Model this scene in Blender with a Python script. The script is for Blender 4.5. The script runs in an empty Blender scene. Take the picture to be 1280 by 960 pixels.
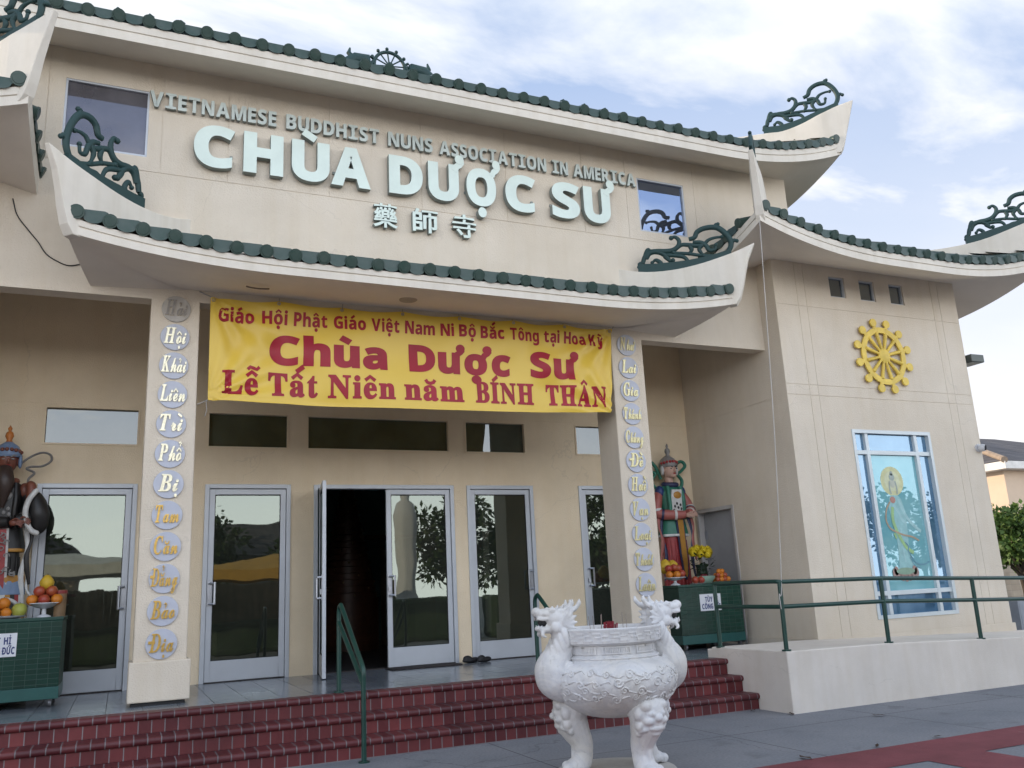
import bpy, bmesh, math, random, unicodedata
from mathutils import Vector, Matrix, noise

S = bpy.context.scene
COL = S.collection
PI = math.pi
R_ = math.radians

# ------------------------------------------------------------------ camera
cam = bpy.data.cameras.new('camera')
cam.sensor_width = 36.0
cam.lens = 36.0 * 1079.75 / 1280.0
cam.clip_start = 0.05
cam.clip_end = 2000.0
camo = bpy.data.objects.new('camera', cam)
COL.objects.link(camo)
RX = (0.91419049, -0.40237509, -0.04847721)
RY = (0.05141404, 0.23378704, -0.9709275)
RZ = (0.40201039, 0.88512028, 0.23441362)
m = Matrix(((RX[0], -RY[0], -RZ[0], 0), (RX[1], -RY[1], -RZ[1], 0), (RX[2], -RY[2], -RZ[2], 0), (0, 0, 0, 1)))
camo.matrix_world = Matrix.Translation((0, 0, 1.372)) @ m
S.camera = camo

# ------------------------------------------------------------------ world and sun
SUN_AZ = R_(-56)      # clockwise from +Y: behind the building, to the left
SUN_EL = R_(15)
world = bpy.data.worlds.new('World')
S.world = world
world.use_nodes = True
nt = world.node_tree
nt.nodes.clear()
N = nt.nodes.new
L = nt.links.new
out = N('ShaderNodeOutputWorld')
bg = N('ShaderNodeBackground')
bg.inputs['Strength'].default_value = 0.12
sky = N('ShaderNodeTexSky')
sky.sky_type = 'NISHITA'
sky.sun_disc = False
sky.sun_elevation = SUN_EL
sky.sun_rotation = SUN_AZ
sky.air_density = 1.0
sky.dust_density = 1.2
sky.ozone_density = 1.5
geo = N('ShaderNodeNewGeometry')
tc = N('ShaderNodeTexCoord')
sep = N('ShaderNodeSeparateXYZ')
L(tc.outputs['Generated'], sep.inputs[0])
zc = N('ShaderNodeMath'); zc.operation = 'MAXIMUM'; zc.inputs[1].default_value = 0.0
L(sep.outputs['Z'], zc.inputs[0])
za = N('ShaderNodeMath'); za.operation = 'ADD'; za.inputs[1].default_value = 0.16
L(zc.outputs[0], za.inputs[0])
dv = N('ShaderNodeVectorMath'); dv.operation = 'DIVIDE'
cb = N('ShaderNodeCombineXYZ')
for i in range(3):
    L(za.outputs[0], cb.inputs[i])
L(tc.outputs['Generated'], dv.inputs[0]); L(cb.outputs[0], dv.inputs[1])
mp = N('ShaderNodeMapping'); mp.inputs['Rotation'].default_value = (0, 0, R_(35)); mp.inputs['Scale'].default_value = (1.0, 1.9, 1.0)
mp.inputs['Location'].default_value = (2.3, 0.7, 0)
L(dv.outputs[0], mp.inputs['Vector'])
n1 = N('ShaderNodeTexNoise'); n1.inputs['Scale'].default_value = 1.5; n1.inputs['Detail'].default_value = 9; n1.inputs['Roughness'].default_value = 0.56
n1.inputs['Distortion'].default_value = 0.25
L(mp.outputs[0], n1.inputs['Vector'])
cr = N('ShaderNodeValToRGB')
cr.color_ramp.elements[0].position = 0.43; cr.color_ramp.elements[0].color = (0.0, 0.0, 0.0, 1)
cr.color_ramp.elements[1].position = 0.61; cr.color_ramp.elements[1].color = (1, 1, 1, 1)
L(n1.outputs['Fac'], cr.inputs[0])
# more cloud low down
hz = N('ShaderNodeMapRange'); hz.inputs['From Min'].default_value = 0.0; hz.inputs['From Max'].default_value = 0.55
hz.inputs['To Min'].default_value = 1.15; hz.inputs['To Max'].default_value = 0.0
L(zc.outputs[0], hz.inputs['Value'])
cm = N('ShaderNodeMath'); cm.operation = 'MAXIMUM'
L(cr.outputs[0], cm.inputs[0]); L(hz.outputs[0], cm.inputs[1])
n2 = N('ShaderNodeTexNoise'); n2.inputs['Scale'].default_value = 3.5; n2.inputs['Detail'].default_value = 6
L(mp.outputs[0], n2.inputs['Vector'])
ccol = N('ShaderNodeMixRGB'); ccol.inputs[1].default_value = (3.95, 4.2, 4.55, 1); ccol.inputs[2].default_value = (4.7, 4.72, 4.85, 1)
n2r = N('ShaderNodeMapRange'); n2r.inputs['From Min'].default_value = .32; n2r.inputs['From Max'].default_value = .66
L(n2.outputs['Fac'], n2r.inputs['Value']); L(n2r.outputs[0], ccol.inputs[0])
wlow = N('ShaderNodeMixRGB'); wlow.inputs[2].default_value = (5.1, 4.95, 4.85, 1)
L(hz.outputs[0], wlow.inputs[0]); L(ccol.outputs[0], wlow.inputs[1])
skyb = N('ShaderNodeMixRGB'); skyb.inputs[0].default_value = 0.8
skyb.inputs[2].default_value = (2.15, 2.75, 4.0, 1)
L(sky.outputs[0], skyb.inputs[1])
mx = N('ShaderNodeMixRGB')
L(cm.outputs[0], mx.inputs[0]); L(skyb.outputs[0], mx.inputs[1]); L(wlow.outputs[0], mx.inputs[2])
beh = N('ShaderNodeMapRange'); beh.interpolation_type = 'SMOOTHSTEP'  # extra sky brightness behind the camera, added to light the facade
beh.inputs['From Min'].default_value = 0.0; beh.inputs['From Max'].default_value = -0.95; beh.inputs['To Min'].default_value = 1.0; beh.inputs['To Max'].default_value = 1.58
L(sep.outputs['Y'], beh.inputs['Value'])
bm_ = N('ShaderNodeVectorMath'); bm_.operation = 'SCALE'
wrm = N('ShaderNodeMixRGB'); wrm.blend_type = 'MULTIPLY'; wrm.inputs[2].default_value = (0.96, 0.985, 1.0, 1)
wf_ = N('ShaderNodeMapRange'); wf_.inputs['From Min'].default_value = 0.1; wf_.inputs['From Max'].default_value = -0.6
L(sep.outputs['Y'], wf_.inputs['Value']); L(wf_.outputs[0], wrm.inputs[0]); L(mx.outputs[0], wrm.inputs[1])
lo_ = N('ShaderNodeMapRange'); lo_.interpolation_type = 'SMOOTHSTEP'; lo_.inputs['From Min'].default_value = 0.10; lo_.inputs['From Max'].default_value = 0.62; lo_.inputs['To Min'].default_value = 1.0; lo_.inputs['To Max'].default_value = 0.0  # low sky behind the camera raised further, added fill for the porch
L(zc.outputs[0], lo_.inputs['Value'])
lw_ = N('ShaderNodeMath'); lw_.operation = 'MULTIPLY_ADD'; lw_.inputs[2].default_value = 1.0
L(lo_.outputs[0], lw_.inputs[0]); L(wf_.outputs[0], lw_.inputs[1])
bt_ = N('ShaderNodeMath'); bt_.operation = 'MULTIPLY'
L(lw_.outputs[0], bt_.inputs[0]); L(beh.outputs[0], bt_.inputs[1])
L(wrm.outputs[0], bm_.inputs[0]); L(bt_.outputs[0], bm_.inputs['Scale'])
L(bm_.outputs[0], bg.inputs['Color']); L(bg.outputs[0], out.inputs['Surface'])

sl = bpy.data.lights.new('sun', 'SUN')
sl.energy = 2.6
sl.angle = R_(0.6)
sl.color = (1.0, 0.83, 0.64)
so = bpy.data.objects.new('sun', sl)
COL.objects.link(so)
sd = Vector((math.sin(SUN_AZ) * math.cos(SUN_EL), math.cos(SUN_AZ) * math.cos(SUN_EL), math.sin(SUN_EL)))
so.rotation_euler = sd.to_track_quat('Z', 'Y').to_euler()
so.location = (0, 0, 30)

S.view_settings.view_transform = 'Standard'
S.view_settings.look = 'None'
S.view_settings.exposure = 1.0
S.view_settings.gamma = 1.0
S.view_settings.use_curve_mapping = False
S.render.engine = 'CYCLES'
S.cycles.max_bounces = 8
S.cycles.transparent_max_bounces = 12
S.cycles.use_denoising = True
S.cycles.sample_clamp_indirect = 6.0

# ------------------------------------------------------------------ materials
MATS = {}

def node_mat(name):
    mt = bpy.data.materials.new(name)
    mt.use_nodes = True
    t = mt.node_tree
    return mt, t, t.nodes['Principled BSDF']

def mat(name, col, rough=0.6, var=0.12, scale=4.0, bump=0.0, bscale=60.0, metal=0.0, spec=0.5, col2=None, streak=0.0, coat=0.0, emit=None, sss=0.0, obj=False, wear=0.0):
    """Principled surface whose colour wanders a little with noise, plus a fine bump."""
    if name in MATS:
        return MATS[name]
    mt, t, b = node_mat(name)
    n, l = t.nodes.new, t.links.new
    g = n('ShaderNodeNewGeometry'); tcx = n('ShaderNodeTexCoord')
    P = tcx.outputs['Object'] if obj else g.outputs['Position']
    b.inputs['Roughness'].default_value = rough
    b.inputs['Metallic'].default_value = metal
    b.inputs['Specular IOR Level'].default_value = spec
    b.inputs['Coat Weight'].default_value = coat
    b.inputs['Coat Roughness'].default_value = 0.1
    c2 = col2 if col2 else tuple(max(0.0, c * (1 - var * 2)) for c in col)
    nz = n('ShaderNodeTexNoise'); nz.inputs['Scale'].default_value = scale; nz.inputs['Detail'].default_value = 7; nz.inputs['Roughness'].default_value = 0.62
    l(P, nz.inputs['Vector'])
    rp = n('ShaderNodeValToRGB'); rp.color_ramp.elements[0].position = 0.30; rp.color_ramp.elements[1].position = 0.68
    rp.color_ramp.elements[0].color = (*c2, 1); rp.color_ramp.elements[1].color = (*col, 1)
    l(nz.outputs['Fac'], rp.inputs[0])
    colout = rp.outputs[0]
    if streak > 0:
        mpp = n('ShaderNodeMapping'); mpp.inputs['Scale'].default_value = (9, 9, 0.55)
        l(P, mpp.inputs['Vector'])
        ns = n('ShaderNodeTexNoise'); ns.inputs['Scale'].default_value = 1.0; ns.inputs['Detail'].default_value = 5
        l(mpp.outputs[0], ns.inputs['Vector'])
        rs = n('ShaderNodeValToRGB'); rs.color_ramp.elements[0].position = 0.33; rs.color_ramp.elements[1].position = 0.56
        k = 1 - streak
        rs.color_ramp.elements[0].color = (k, k * .99, k * .97, 1); rs.color_ramp.elements[1].color = (1, 1, 1, 1)
        l(ns.outputs['Fac'], rs.inputs[0])
        mm = n('ShaderNodeMixRGB'); mm.blend_type = 'MULTIPLY'; mm.inputs[0].default_value = 1
        l(colout, mm.inputs[1]); l(rs.outputs[0], mm.inputs[2]); colout = mm.outputs[0]
    if wear > 0:
        n5 = n('ShaderNodeTexNoise'); n5.inputs['Scale'].default_value = .55; n5.inputs['Detail'].default_value = 9; n5.inputs['Roughness'].default_value = .7; l(P, n5.inputs['Vector'])
        r5 = n('ShaderNodeValToRGB'); r5.color_ramp.elements[0].position = .36; r5.color_ramp.elements[1].position = .62
        k = 1 - wear
        r5.color_ramp.elements[0].color = (k, k * .985, k * .96, 1); r5.color_ramp.elements[1].color = (1, 1, 1, 1); l(n5.outputs['Fac'], r5.inputs[0])
        m5 = n('ShaderNodeMixRGB'); m5.blend_type = 'MULTIPLY'; m5.inputs[0].default_value = 1; l(colout, m5.inputs[1]); l(r5.outputs[0], m5.inputs[2])
        vo = n('ShaderNodeTexVoronoi'); vo.feature = 'DISTANCE_TO_EDGE'; vo.inputs['Scale'].default_value = .42
        nw = n('ShaderNodeTexNoise'); nw.inputs['Scale'].default_value = 2.5; nw.inputs['Detail'].default_value = 5; l(P, nw.inputs['Vector'])
        av = n('ShaderNodeMixRGB'); av.blend_type = 'LINEAR_LIGHT'; av.inputs[0].default_value = .25; l(P, av.inputs[1]); l(nw.outputs['Color'], av.inputs[2]); l(av.outputs[0], vo.inputs['Vector'])
        lt = n('ShaderNodeMath'); lt.operation = 'LESS_THAN'; lt.inputs[1].default_value = .0022; l(vo.outputs['Distance'], lt.inputs[0])
        g5 = n('ShaderNodeMath'); g5.operation = 'GREATER_THAN'; g5.inputs[1].default_value = .53; l(n5.outputs['Fac'], g5.inputs[0])
        mu = n('ShaderNodeMath'); mu.operation = 'MULTIPLY'; l(lt.outputs[0], mu.inputs[0]); l(g5.outputs[0], mu.inputs[1])
        ms_ = n('ShaderNodeMath'); ms_.operation = 'MULTIPLY'; ms_.inputs[1].default_value = .12; l(mu.outputs[0], ms_.inputs[0])
        m6 = n('ShaderNodeMixRGB'); m6.inputs[2].default_value = (.25, .22, .19, 1); l(ms_.outputs[0], m6.inputs[0]); l(m5.outputs[0], m6.inputs[1]); colout = m6.outputs[0]
    l(colout, b.inputs['Base Color'])
    if bump > 0:
        nb = n('ShaderNodeTexNoise'); nb.inputs['Scale'].default_value = bscale; nb.inputs['Detail'].default_value = 4
        l(P, nb.inputs['Vector'])
        bp = n('ShaderNodeBump'); bp.inputs['Strength'].default_value = bump; bp.inputs['Distance'].default_value = 0.01
        l(nb.outputs['Fac'], bp.inputs['Height']); l(bp.outputs[0], b.inputs['Normal'])
    if emit:
        b.inputs['Emission Color'].default_value = (*emit[0], 1); b.inputs['Emission Strength'].default_value = emit[1]
    MATS[name] = mt
    return mt

def glass_mat(name, tint, refl, base=0.22, wob=0.02, film=None):
    mt, t, b = node_mat(name)
    n, l = t.nodes.new, t.links.new
    o = t.nodes['Material Output']
    tr = n('ShaderNodeBsdfTransparent'); tr.inputs[0].default_value = (*tint, 1)
    gl = n('ShaderNodeBsdfGlossy'); gl.inputs['Color'].default_value = (*refl, 1); gl.inputs['Roughness'].default_value = 0.012
    g = n('ShaderNodeNewGeometry')
    nb = n('ShaderNodeTexNoise'); nb.inputs['Scale'].default_value = 1.6; nb.inputs['Detail'].default_value = 1
    l(g.outputs['Position'], nb.inputs['Vector'])
    bp = n('ShaderNodeBump'); bp.inputs['Strength'].default_value = wob; bp.inputs['Distance'].default_value = 0.1
    l(nb.outputs['Fac'], bp.inputs['Height']); l(bp.outputs[0], gl.inputs['Normal'])
    fr = n('ShaderNodeFresnel'); fr.inputs['IOR'].default_value = 1.5
    ad = n('ShaderNodeMath'); ad.operation = 'ADD'; ad.use_clamp = True; ad.inputs[1].default_value = base
    l(fr.outputs[0], ad.inputs[0])
    under = tr.outputs[0]
    if film:
        df = n('ShaderNodeBsdfDiffuse')
        nz = n('ShaderNodeTexNoise'); nz.inputs['Scale'].default_value = 2.2; nz.inputs['Detail'].default_value = 5
        l(g.outputs['Position'], nz.inputs['Vector'])
        rp = n('ShaderNodeValToRGB'); rp.color_ramp.elements[0].position = .35; rp.color_ramp.elements[1].position = .7
        rp.color_ramp.elements[0].color = (*film[0], 1); rp.color_ramp.elements[1].color = (*film[1], 1)
        l(nz.outputs['Fac'], rp.inputs[0]); l(rp.outputs[0], df.inputs[0])
        m0 = n('ShaderNodeMixShader'); m0.inputs[0].default_value = film[2]
        l(tr.outputs[0], m0.inputs[1]); l(df.outputs[0], m0.inputs[2]); under = m0.outputs[0]
    ms = n('ShaderNodeMixShader')
    l(ad.outputs[0], ms.inputs[0]); l(under, ms.inputs[1]); l(gl.outputs[0], ms.inputs[2])
    l(ms.outputs[0], o.inputs['Surface'])
    MATS[name] = mt
    return mt

def grid_mat(name, col_a, col_b, joint, ax, size, jw, rough, offset=(0, 0), bump=0.4, noise_amt=0.25, spec=0.5, jit=0.0):
    """Tiles in world space. ax: two of 'X','Y','Z'; size: tile size along each."""
    mt, t, b = node_mat(name)
    n, l = t.nodes.new, t.links.new
    g = n('ShaderNodeNewGeometry')
    sp = n('ShaderNodeSeparateXYZ'); l(g.outputs['Position'], sp.inputs[0])
    masks, cells = [], []
    for a, s, of in zip(ax, size, offset):
        ad = n('ShaderNodeMath'); ad.operation = 'ADD'; ad.inputs[1].default_value = of; l(sp.outputs[a], ad.inputs[0])
        di = n('ShaderNodeMath'); di.operation = 'DIVIDE'; di.inputs[1].default_value = s; l(ad.outputs[0], di.inputs[0])
        fl = n('ShaderNodeMath'); fl.operation = 'FLOOR'; l(di.outputs[0], fl.inputs[0]); cells.append(fl)
        fc = n('ShaderNodeMath'); fc.operation = 'FRACT'; l(di.outputs[0], fc.inputs[0])
        lt = n('ShaderNodeMath'); lt.operation = 'LESS_THAN'; lt.inputs[1].default_value = jw / s; l(fc.outputs[0], lt.inputs[0]); masks.append(lt)
    mk = masks[0].outputs[0]
    if len(masks) > 1:
        mxm = n('ShaderNodeMath'); mxm.operation = 'MAXIMUM'; l(masks[0].outputs[0], mxm.inputs[0]); l(masks[1].outputs[0], mxm.inputs[1]); mk = mxm.outputs[0]
    cbx = n('ShaderNodeCombineXYZ'); l(cells[0].outputs[0], cbx.inputs[0])
    if len(cells) > 1:
        l(cells[1].outputs[0], cbx.inputs[1])
    wn = n('ShaderNodeTexWhiteNoise'); l(cbx.outputs[0], wn.inputs['Vector'])
    nz = n('ShaderNodeTexNoise'); nz.inputs['Scale'].default_value = 9; nz.inputs['Detail'].default_value = 7; l(g.outputs['Position'], nz.inputs['Vector'])
    mxv = n('ShaderNodeMath'); mxv.operation = 'MULTIPLY_ADD'; mxv.inputs[1].default_value = noise_amt * 2
    mxv.inputs[2].default_value = -noise_amt; l(nz.outputs['Fac'], mxv.inputs[0])
    av = n('ShaderNodeMath'); av.operation = 'ADD'; av.use_clamp = True; l(wn.outputs['Value'], av.inputs[0]); l(mxv.outputs[0], av.inputs[1])
    c1 = n('ShaderNodeMixRGB'); c1.inputs[1].default_value = (*col_a, 1); c1.inputs[2].default_value = (*col_b, 1); l(av.outputs[0], c1.inputs[0])
    c2 = n('ShaderNodeMixRGB'); c2.inputs[2].default_value = (*joint, 1); l(mk, c2.inputs[0]); l(c1.outputs[0], c2.inputs[1])
    # grime: large soft patches
    n3 = n('ShaderNodeTexNoise'); n3.inputs['Scale'].default_value = 1.1; n3.inputs['Detail'].default_value = 6; l(g.outputs['Position'], n3.inputs['Vector'])
    r3 = n('ShaderNodeValToRGB'); r3.color_ramp.elements[0].position = .3; r3.color_ramp.elements[1].position = .62
    r3.color_ramp.elements[0].color = (.58, .58, .60, 1); r3.color_ramp.elements[1].color = (1, 1, 1, 1); l(n3.outputs['Fac'], r3.inputs[0])
    c3 = n('ShaderNodeMixRGB'); c3.blend_type = 'MULTIPLY'; c3.inputs[0].default_value = 1; l(c2.outputs[0], c3.inputs[1]); l(r3.outputs[0], c3.inputs[2])
    l(c3.outputs[0], b.inputs['Base Color'])
    rr = n('ShaderNodeMapRange'); rr.inputs['To Min'].default_value = rough; rr.inputs['To Max'].default_value = min(1, rough + .35)
    l(mk, rr.inputs['Value']); l(rr.outputs[0], b.inputs['Roughness'])
    b.inputs['Specular IOR Level'].default_value = spec
    inv = n('ShaderNodeMath'); inv.operation = 'MULTIPLY_ADD'; inv.inputs[1].default_value = -1.0; inv.inputs[2].default_value = 1.0; l(mk, inv.inputs[0])
    a2 = n('ShaderNodeMath'); a2.operation = 'MULTIPLY_ADD'; a2.inputs[1].default_value = .25; l(nz.outputs['Fac'], a2.inputs[0]); l(inv.outputs[0], a2.inputs[2])
    bp = n('ShaderNodeBump'); bp.inputs['Strength'].default_value = bump; bp.inputs['Distance'].default_value = 0.005
    l(a2.outputs[0], bp.inputs['Height']); l(bp.outputs[0], b.inputs['Normal'])
    MATS[name] = mt
    return mt

stucco = mat('stucco_cream', (.685, .61, .505), .9, .045, 1.3, .5, 75, spec=.2, streak=.022, wear=.07)
stucco_low = mat('stucco_porch_fill', (.82, .69, .505), .9, .05, 1.5, .5, 75, spec=.2, streak=.015, wear=.06)  # porch copy of the stucco, lightened and warmed as painted fill light
white_trim = mat('painted_white_trim', (.71, .66, .575), .8, .06, 2.2, .18, 110, spec=.25, streak=.06)
soffit_m = mat('soffit_stucco', (.80, .73, .63), .92, .05, 1.5, .25, 120, spec=.15)
kerb_white = mat('planter_white', (.72, .665, .60), .88, .06, 1.6, .3, 120, spec=.2, streak=.03, wear=.08)
tile_green = mat('glazed_green_tile', (.018, .050, .040), .40, .2, 9, .15, 30, spec=.45, col2=(.045, .072, .062))
crest_m = mat('crest_green_paint', (.018, .050, .048), .55, .15, 9, .15, 60, spec=.35, col2=(.016, .045, .045))
alu = mat('aluminium_frame', (.50, .525, .56), .42, .05, 3, .05, 80, metal=.25)
alu_dark = mat('handle_metal', (.42, .44, .48), .3, .05, 8, metal=.8)
dark_gap = mat('dark_recess', (.02, .02, .022), .9, .1)
wood_dark = mat('threshold_brown', (.035, .028, .026), .7, .2, 10)
mint = mat('mint_letter_paint', (.69, .79, .72), .55, .06, 3, .08, 50, spec=.35)
silver_letter = mat('silver_letter_paint', (.56, .62, .58), .5, .1, 5, .08, 50, spec=.4)
mint_side = mat('mint_letter_edge', (.27, .30, .275), .7, .1, 6)
green_rail = mat('green_rail_paint', (.010, .055, .042), .34, .15, 8, .05, 50, spec=.5)
gold_paint = mat('yellow_gold_paint', (.80, .575, .10), .5, .16, 5, .1, 60, spec=.4)
gold = mat('gold_leaf', (.92, .74, .36), .22, .12, 20, .1, 40, metal=.85)
plaque_m = mat('plaque_blue_grey', (.47, .49, .56), .45, .06, 6, spec=.45)
plaque_old = mat('plaque_worn', (.47, .44, .40), .8, .12, 14)
worn_letter = mat('worn_letter_grey', (.30, .28, .26), .7, .2, 20)
marble = mat('white_marble_plain', (.70, .695, .70), .5, .09, 4.5, .3, 55, spec=.4, obj=True, col2=(.55, .53, .50))
def marble_material():
    mt, t, b = node_mat('carved_white_marble')
    n, l = t.nodes.new, t.links.new
    tcx = n('ShaderNodeTexCoord'); P = tcx.outputs['Object']
    wv = n('ShaderNodeTexNoise'); wv.inputs['Scale'].default_value = 3.2; wv.inputs['Detail'].default_value = 8; wv.inputs['Roughness'].default_value = .6; wv.inputs['Distortion'].default_value = 1.2; l(P, wv.inputs['Vector'])
    rv = n('ShaderNodeValToRGB'); e = rv.color_ramp.elements
    e[0].position = .42; e[0].color = (.70, .69, .68, 1); e[1].position = .58; e[1].color = (.70, .69, .68, 1)
    m_ = rv.color_ramp.elements.new(.50); m_.color = (.62, .62, .63, 1); l(wv.outputs['Fac'], rv.inputs[0])
    n2_ = n('ShaderNodeTexNoise'); n2_.inputs['Scale'].default_value = 2.1; n2_.inputs['Detail'].default_value = 7; l(P, n2_.inputs['Vector'])
    r2_ = n('ShaderNodeValToRGB'); r2_.color_ramp.elements[0].position = .30; r2_.color_ramp.elements[1].position = .56
    r2_.color_ramp.elements[0].color = (.83, .80, .74, 1); r2_.color_ramp.elements[1].color = (1, 1, 1, 1); l(n2_.outputs['Fac'], r2_.inputs[0])
    mm = n('ShaderNodeMixRGB'); mm.blend_type = 'MULTIPLY'; mm.inputs[0].default_value = 1; l(rv.outputs[0], mm.inputs[1]); l(r2_.outputs[0], mm.inputs[2])
    n3_ = n('ShaderNodeTexNoise'); n3_.inputs['Scale'].default_value = 38; n3_.inputs['Detail'].default_value = 5; l(P, n3_.inputs['Vector'])
    r3_ = n('ShaderNodeValToRGB'); r3_.color_ramp.elements[0].position = .28; r3_.color_ramp.elements[1].position = .42
    r3_.color_ramp.elements[0].color = (.86, .85, .83, 1); r3_.color_ramp.elements[1].color = (1, 1, 1, 1); l(n3_.outputs['Fac'], r3_.inputs[0])
    m3 = n('ShaderNodeMixRGB'); m3.blend_type = 'MULTIPLY'; m3.inputs[0].default_value = 1; l(mm.outputs[0], m3.inputs[1]); l(r3_.outputs[0], m3.inputs[2])
    l(m3.outputs[0], b.inputs['Base Color']); b.inputs['Roughness'].default_value = .52; b.inputs['Specular IOR Level'].default_value = .4
    bp = n('ShaderNodeBump'); bp.inputs['Strength'].default_value = .35; bp.inputs['Distance'].default_value = .006; l(n3_.outputs['Fac'], bp.inputs['Height']); l(bp.outputs[0], b.inputs['Normal'])
    return mt
marble = marble_material()
marble_base = mat('stone_base_grey', (.52, .50, .46), .8, .12, 6, .3, 60)
black = mat('black_rubber', (.012, .012, .014), .6, .2, 9)
banner_red = mat('banner_red_print', (.36, .018, .035), .42, .12, 3, spec=.28)
brick_riser = grid_mat('red_brick_riser', (.10, .013, .016), (.185, .034, .034), (.23, .205, .21), 'XZ', (.108, 5.0), .0085, .55, (0.02, 0), .6, .3)
brick_nose = grid_mat('red_brick_nosing', (.08, .012, .016), (.14, .026, .028), (.20, .18, .185), 'XZ', (.108, 5.0), .0085, .5, (0.055, 1.0), .6, .3)
porch_tile = grid_mat('porch_grey_tile', (.16, .185, .215), (.25, .275, .30), (.075, .08, .09), 'XY', (.305, .305), .007, .22, (.07, .11), .3, .35)
altar_tile = grid_mat('altar_green_tile', (.004, .036, .024), (.008, .052, .036), (.02, .062, .045), 'XZ', (.098, .049), .005, .25, (.02, .01), .35, .1)
roof_far = grid_mat('grey_house_tile', (.085, .08, .085), (.13, .12, .12), (.05, .045, .05), 'XZ', (.3, .16), .02, .85)
block_m = grid_mat('tan_block_wall', (.36, .29, .21), (.43, .36, .27), (.30, .25, .19), 'XZ', (.4, .2), .012, .9)
door_glass = glass_mat('door_glass', (.40, .44, .41), (.52, .58, .53), .19, .02, ((.075, .085, .07), (.13, .13, .105), .22))
upper_glass = glass_mat('window_glass', (.45, .45, .52), (.40, .50, .70), .40, .01, ((.12, .13, .16), (.19, .20, .23), .45))  # blue of the reflected sky put into the reflection colour
dull_glass = glass_mat('dull_window_glass', (.55, .53, .6), (.46, .46, .52), .14, .01, ((.12, .115, .13), (.20, .195, .215), .7))  # even grey film over the left upper pane
transom_glass = glass_mat('transom_glass', (.16, .20, .15), (.74, .78, .80), .10, .02, ((.05, .064, .048), (.085, .102, .08), .9))
blue_glass = glass_mat('blue_window_glass', (.25, .42, .65), (.55, .75, .95), .20, .012, ((.045, .125, .22), (.13, .24, .34), .85))  # blue film, with the blues of reflected sky and trees painted in
pic_glass = glass_mat('picture_glass', (.4, .6, .65), (.6, .82, .95), .10, .012, ((.16, .42, .47), (.27, .52, .54), .9))

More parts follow.
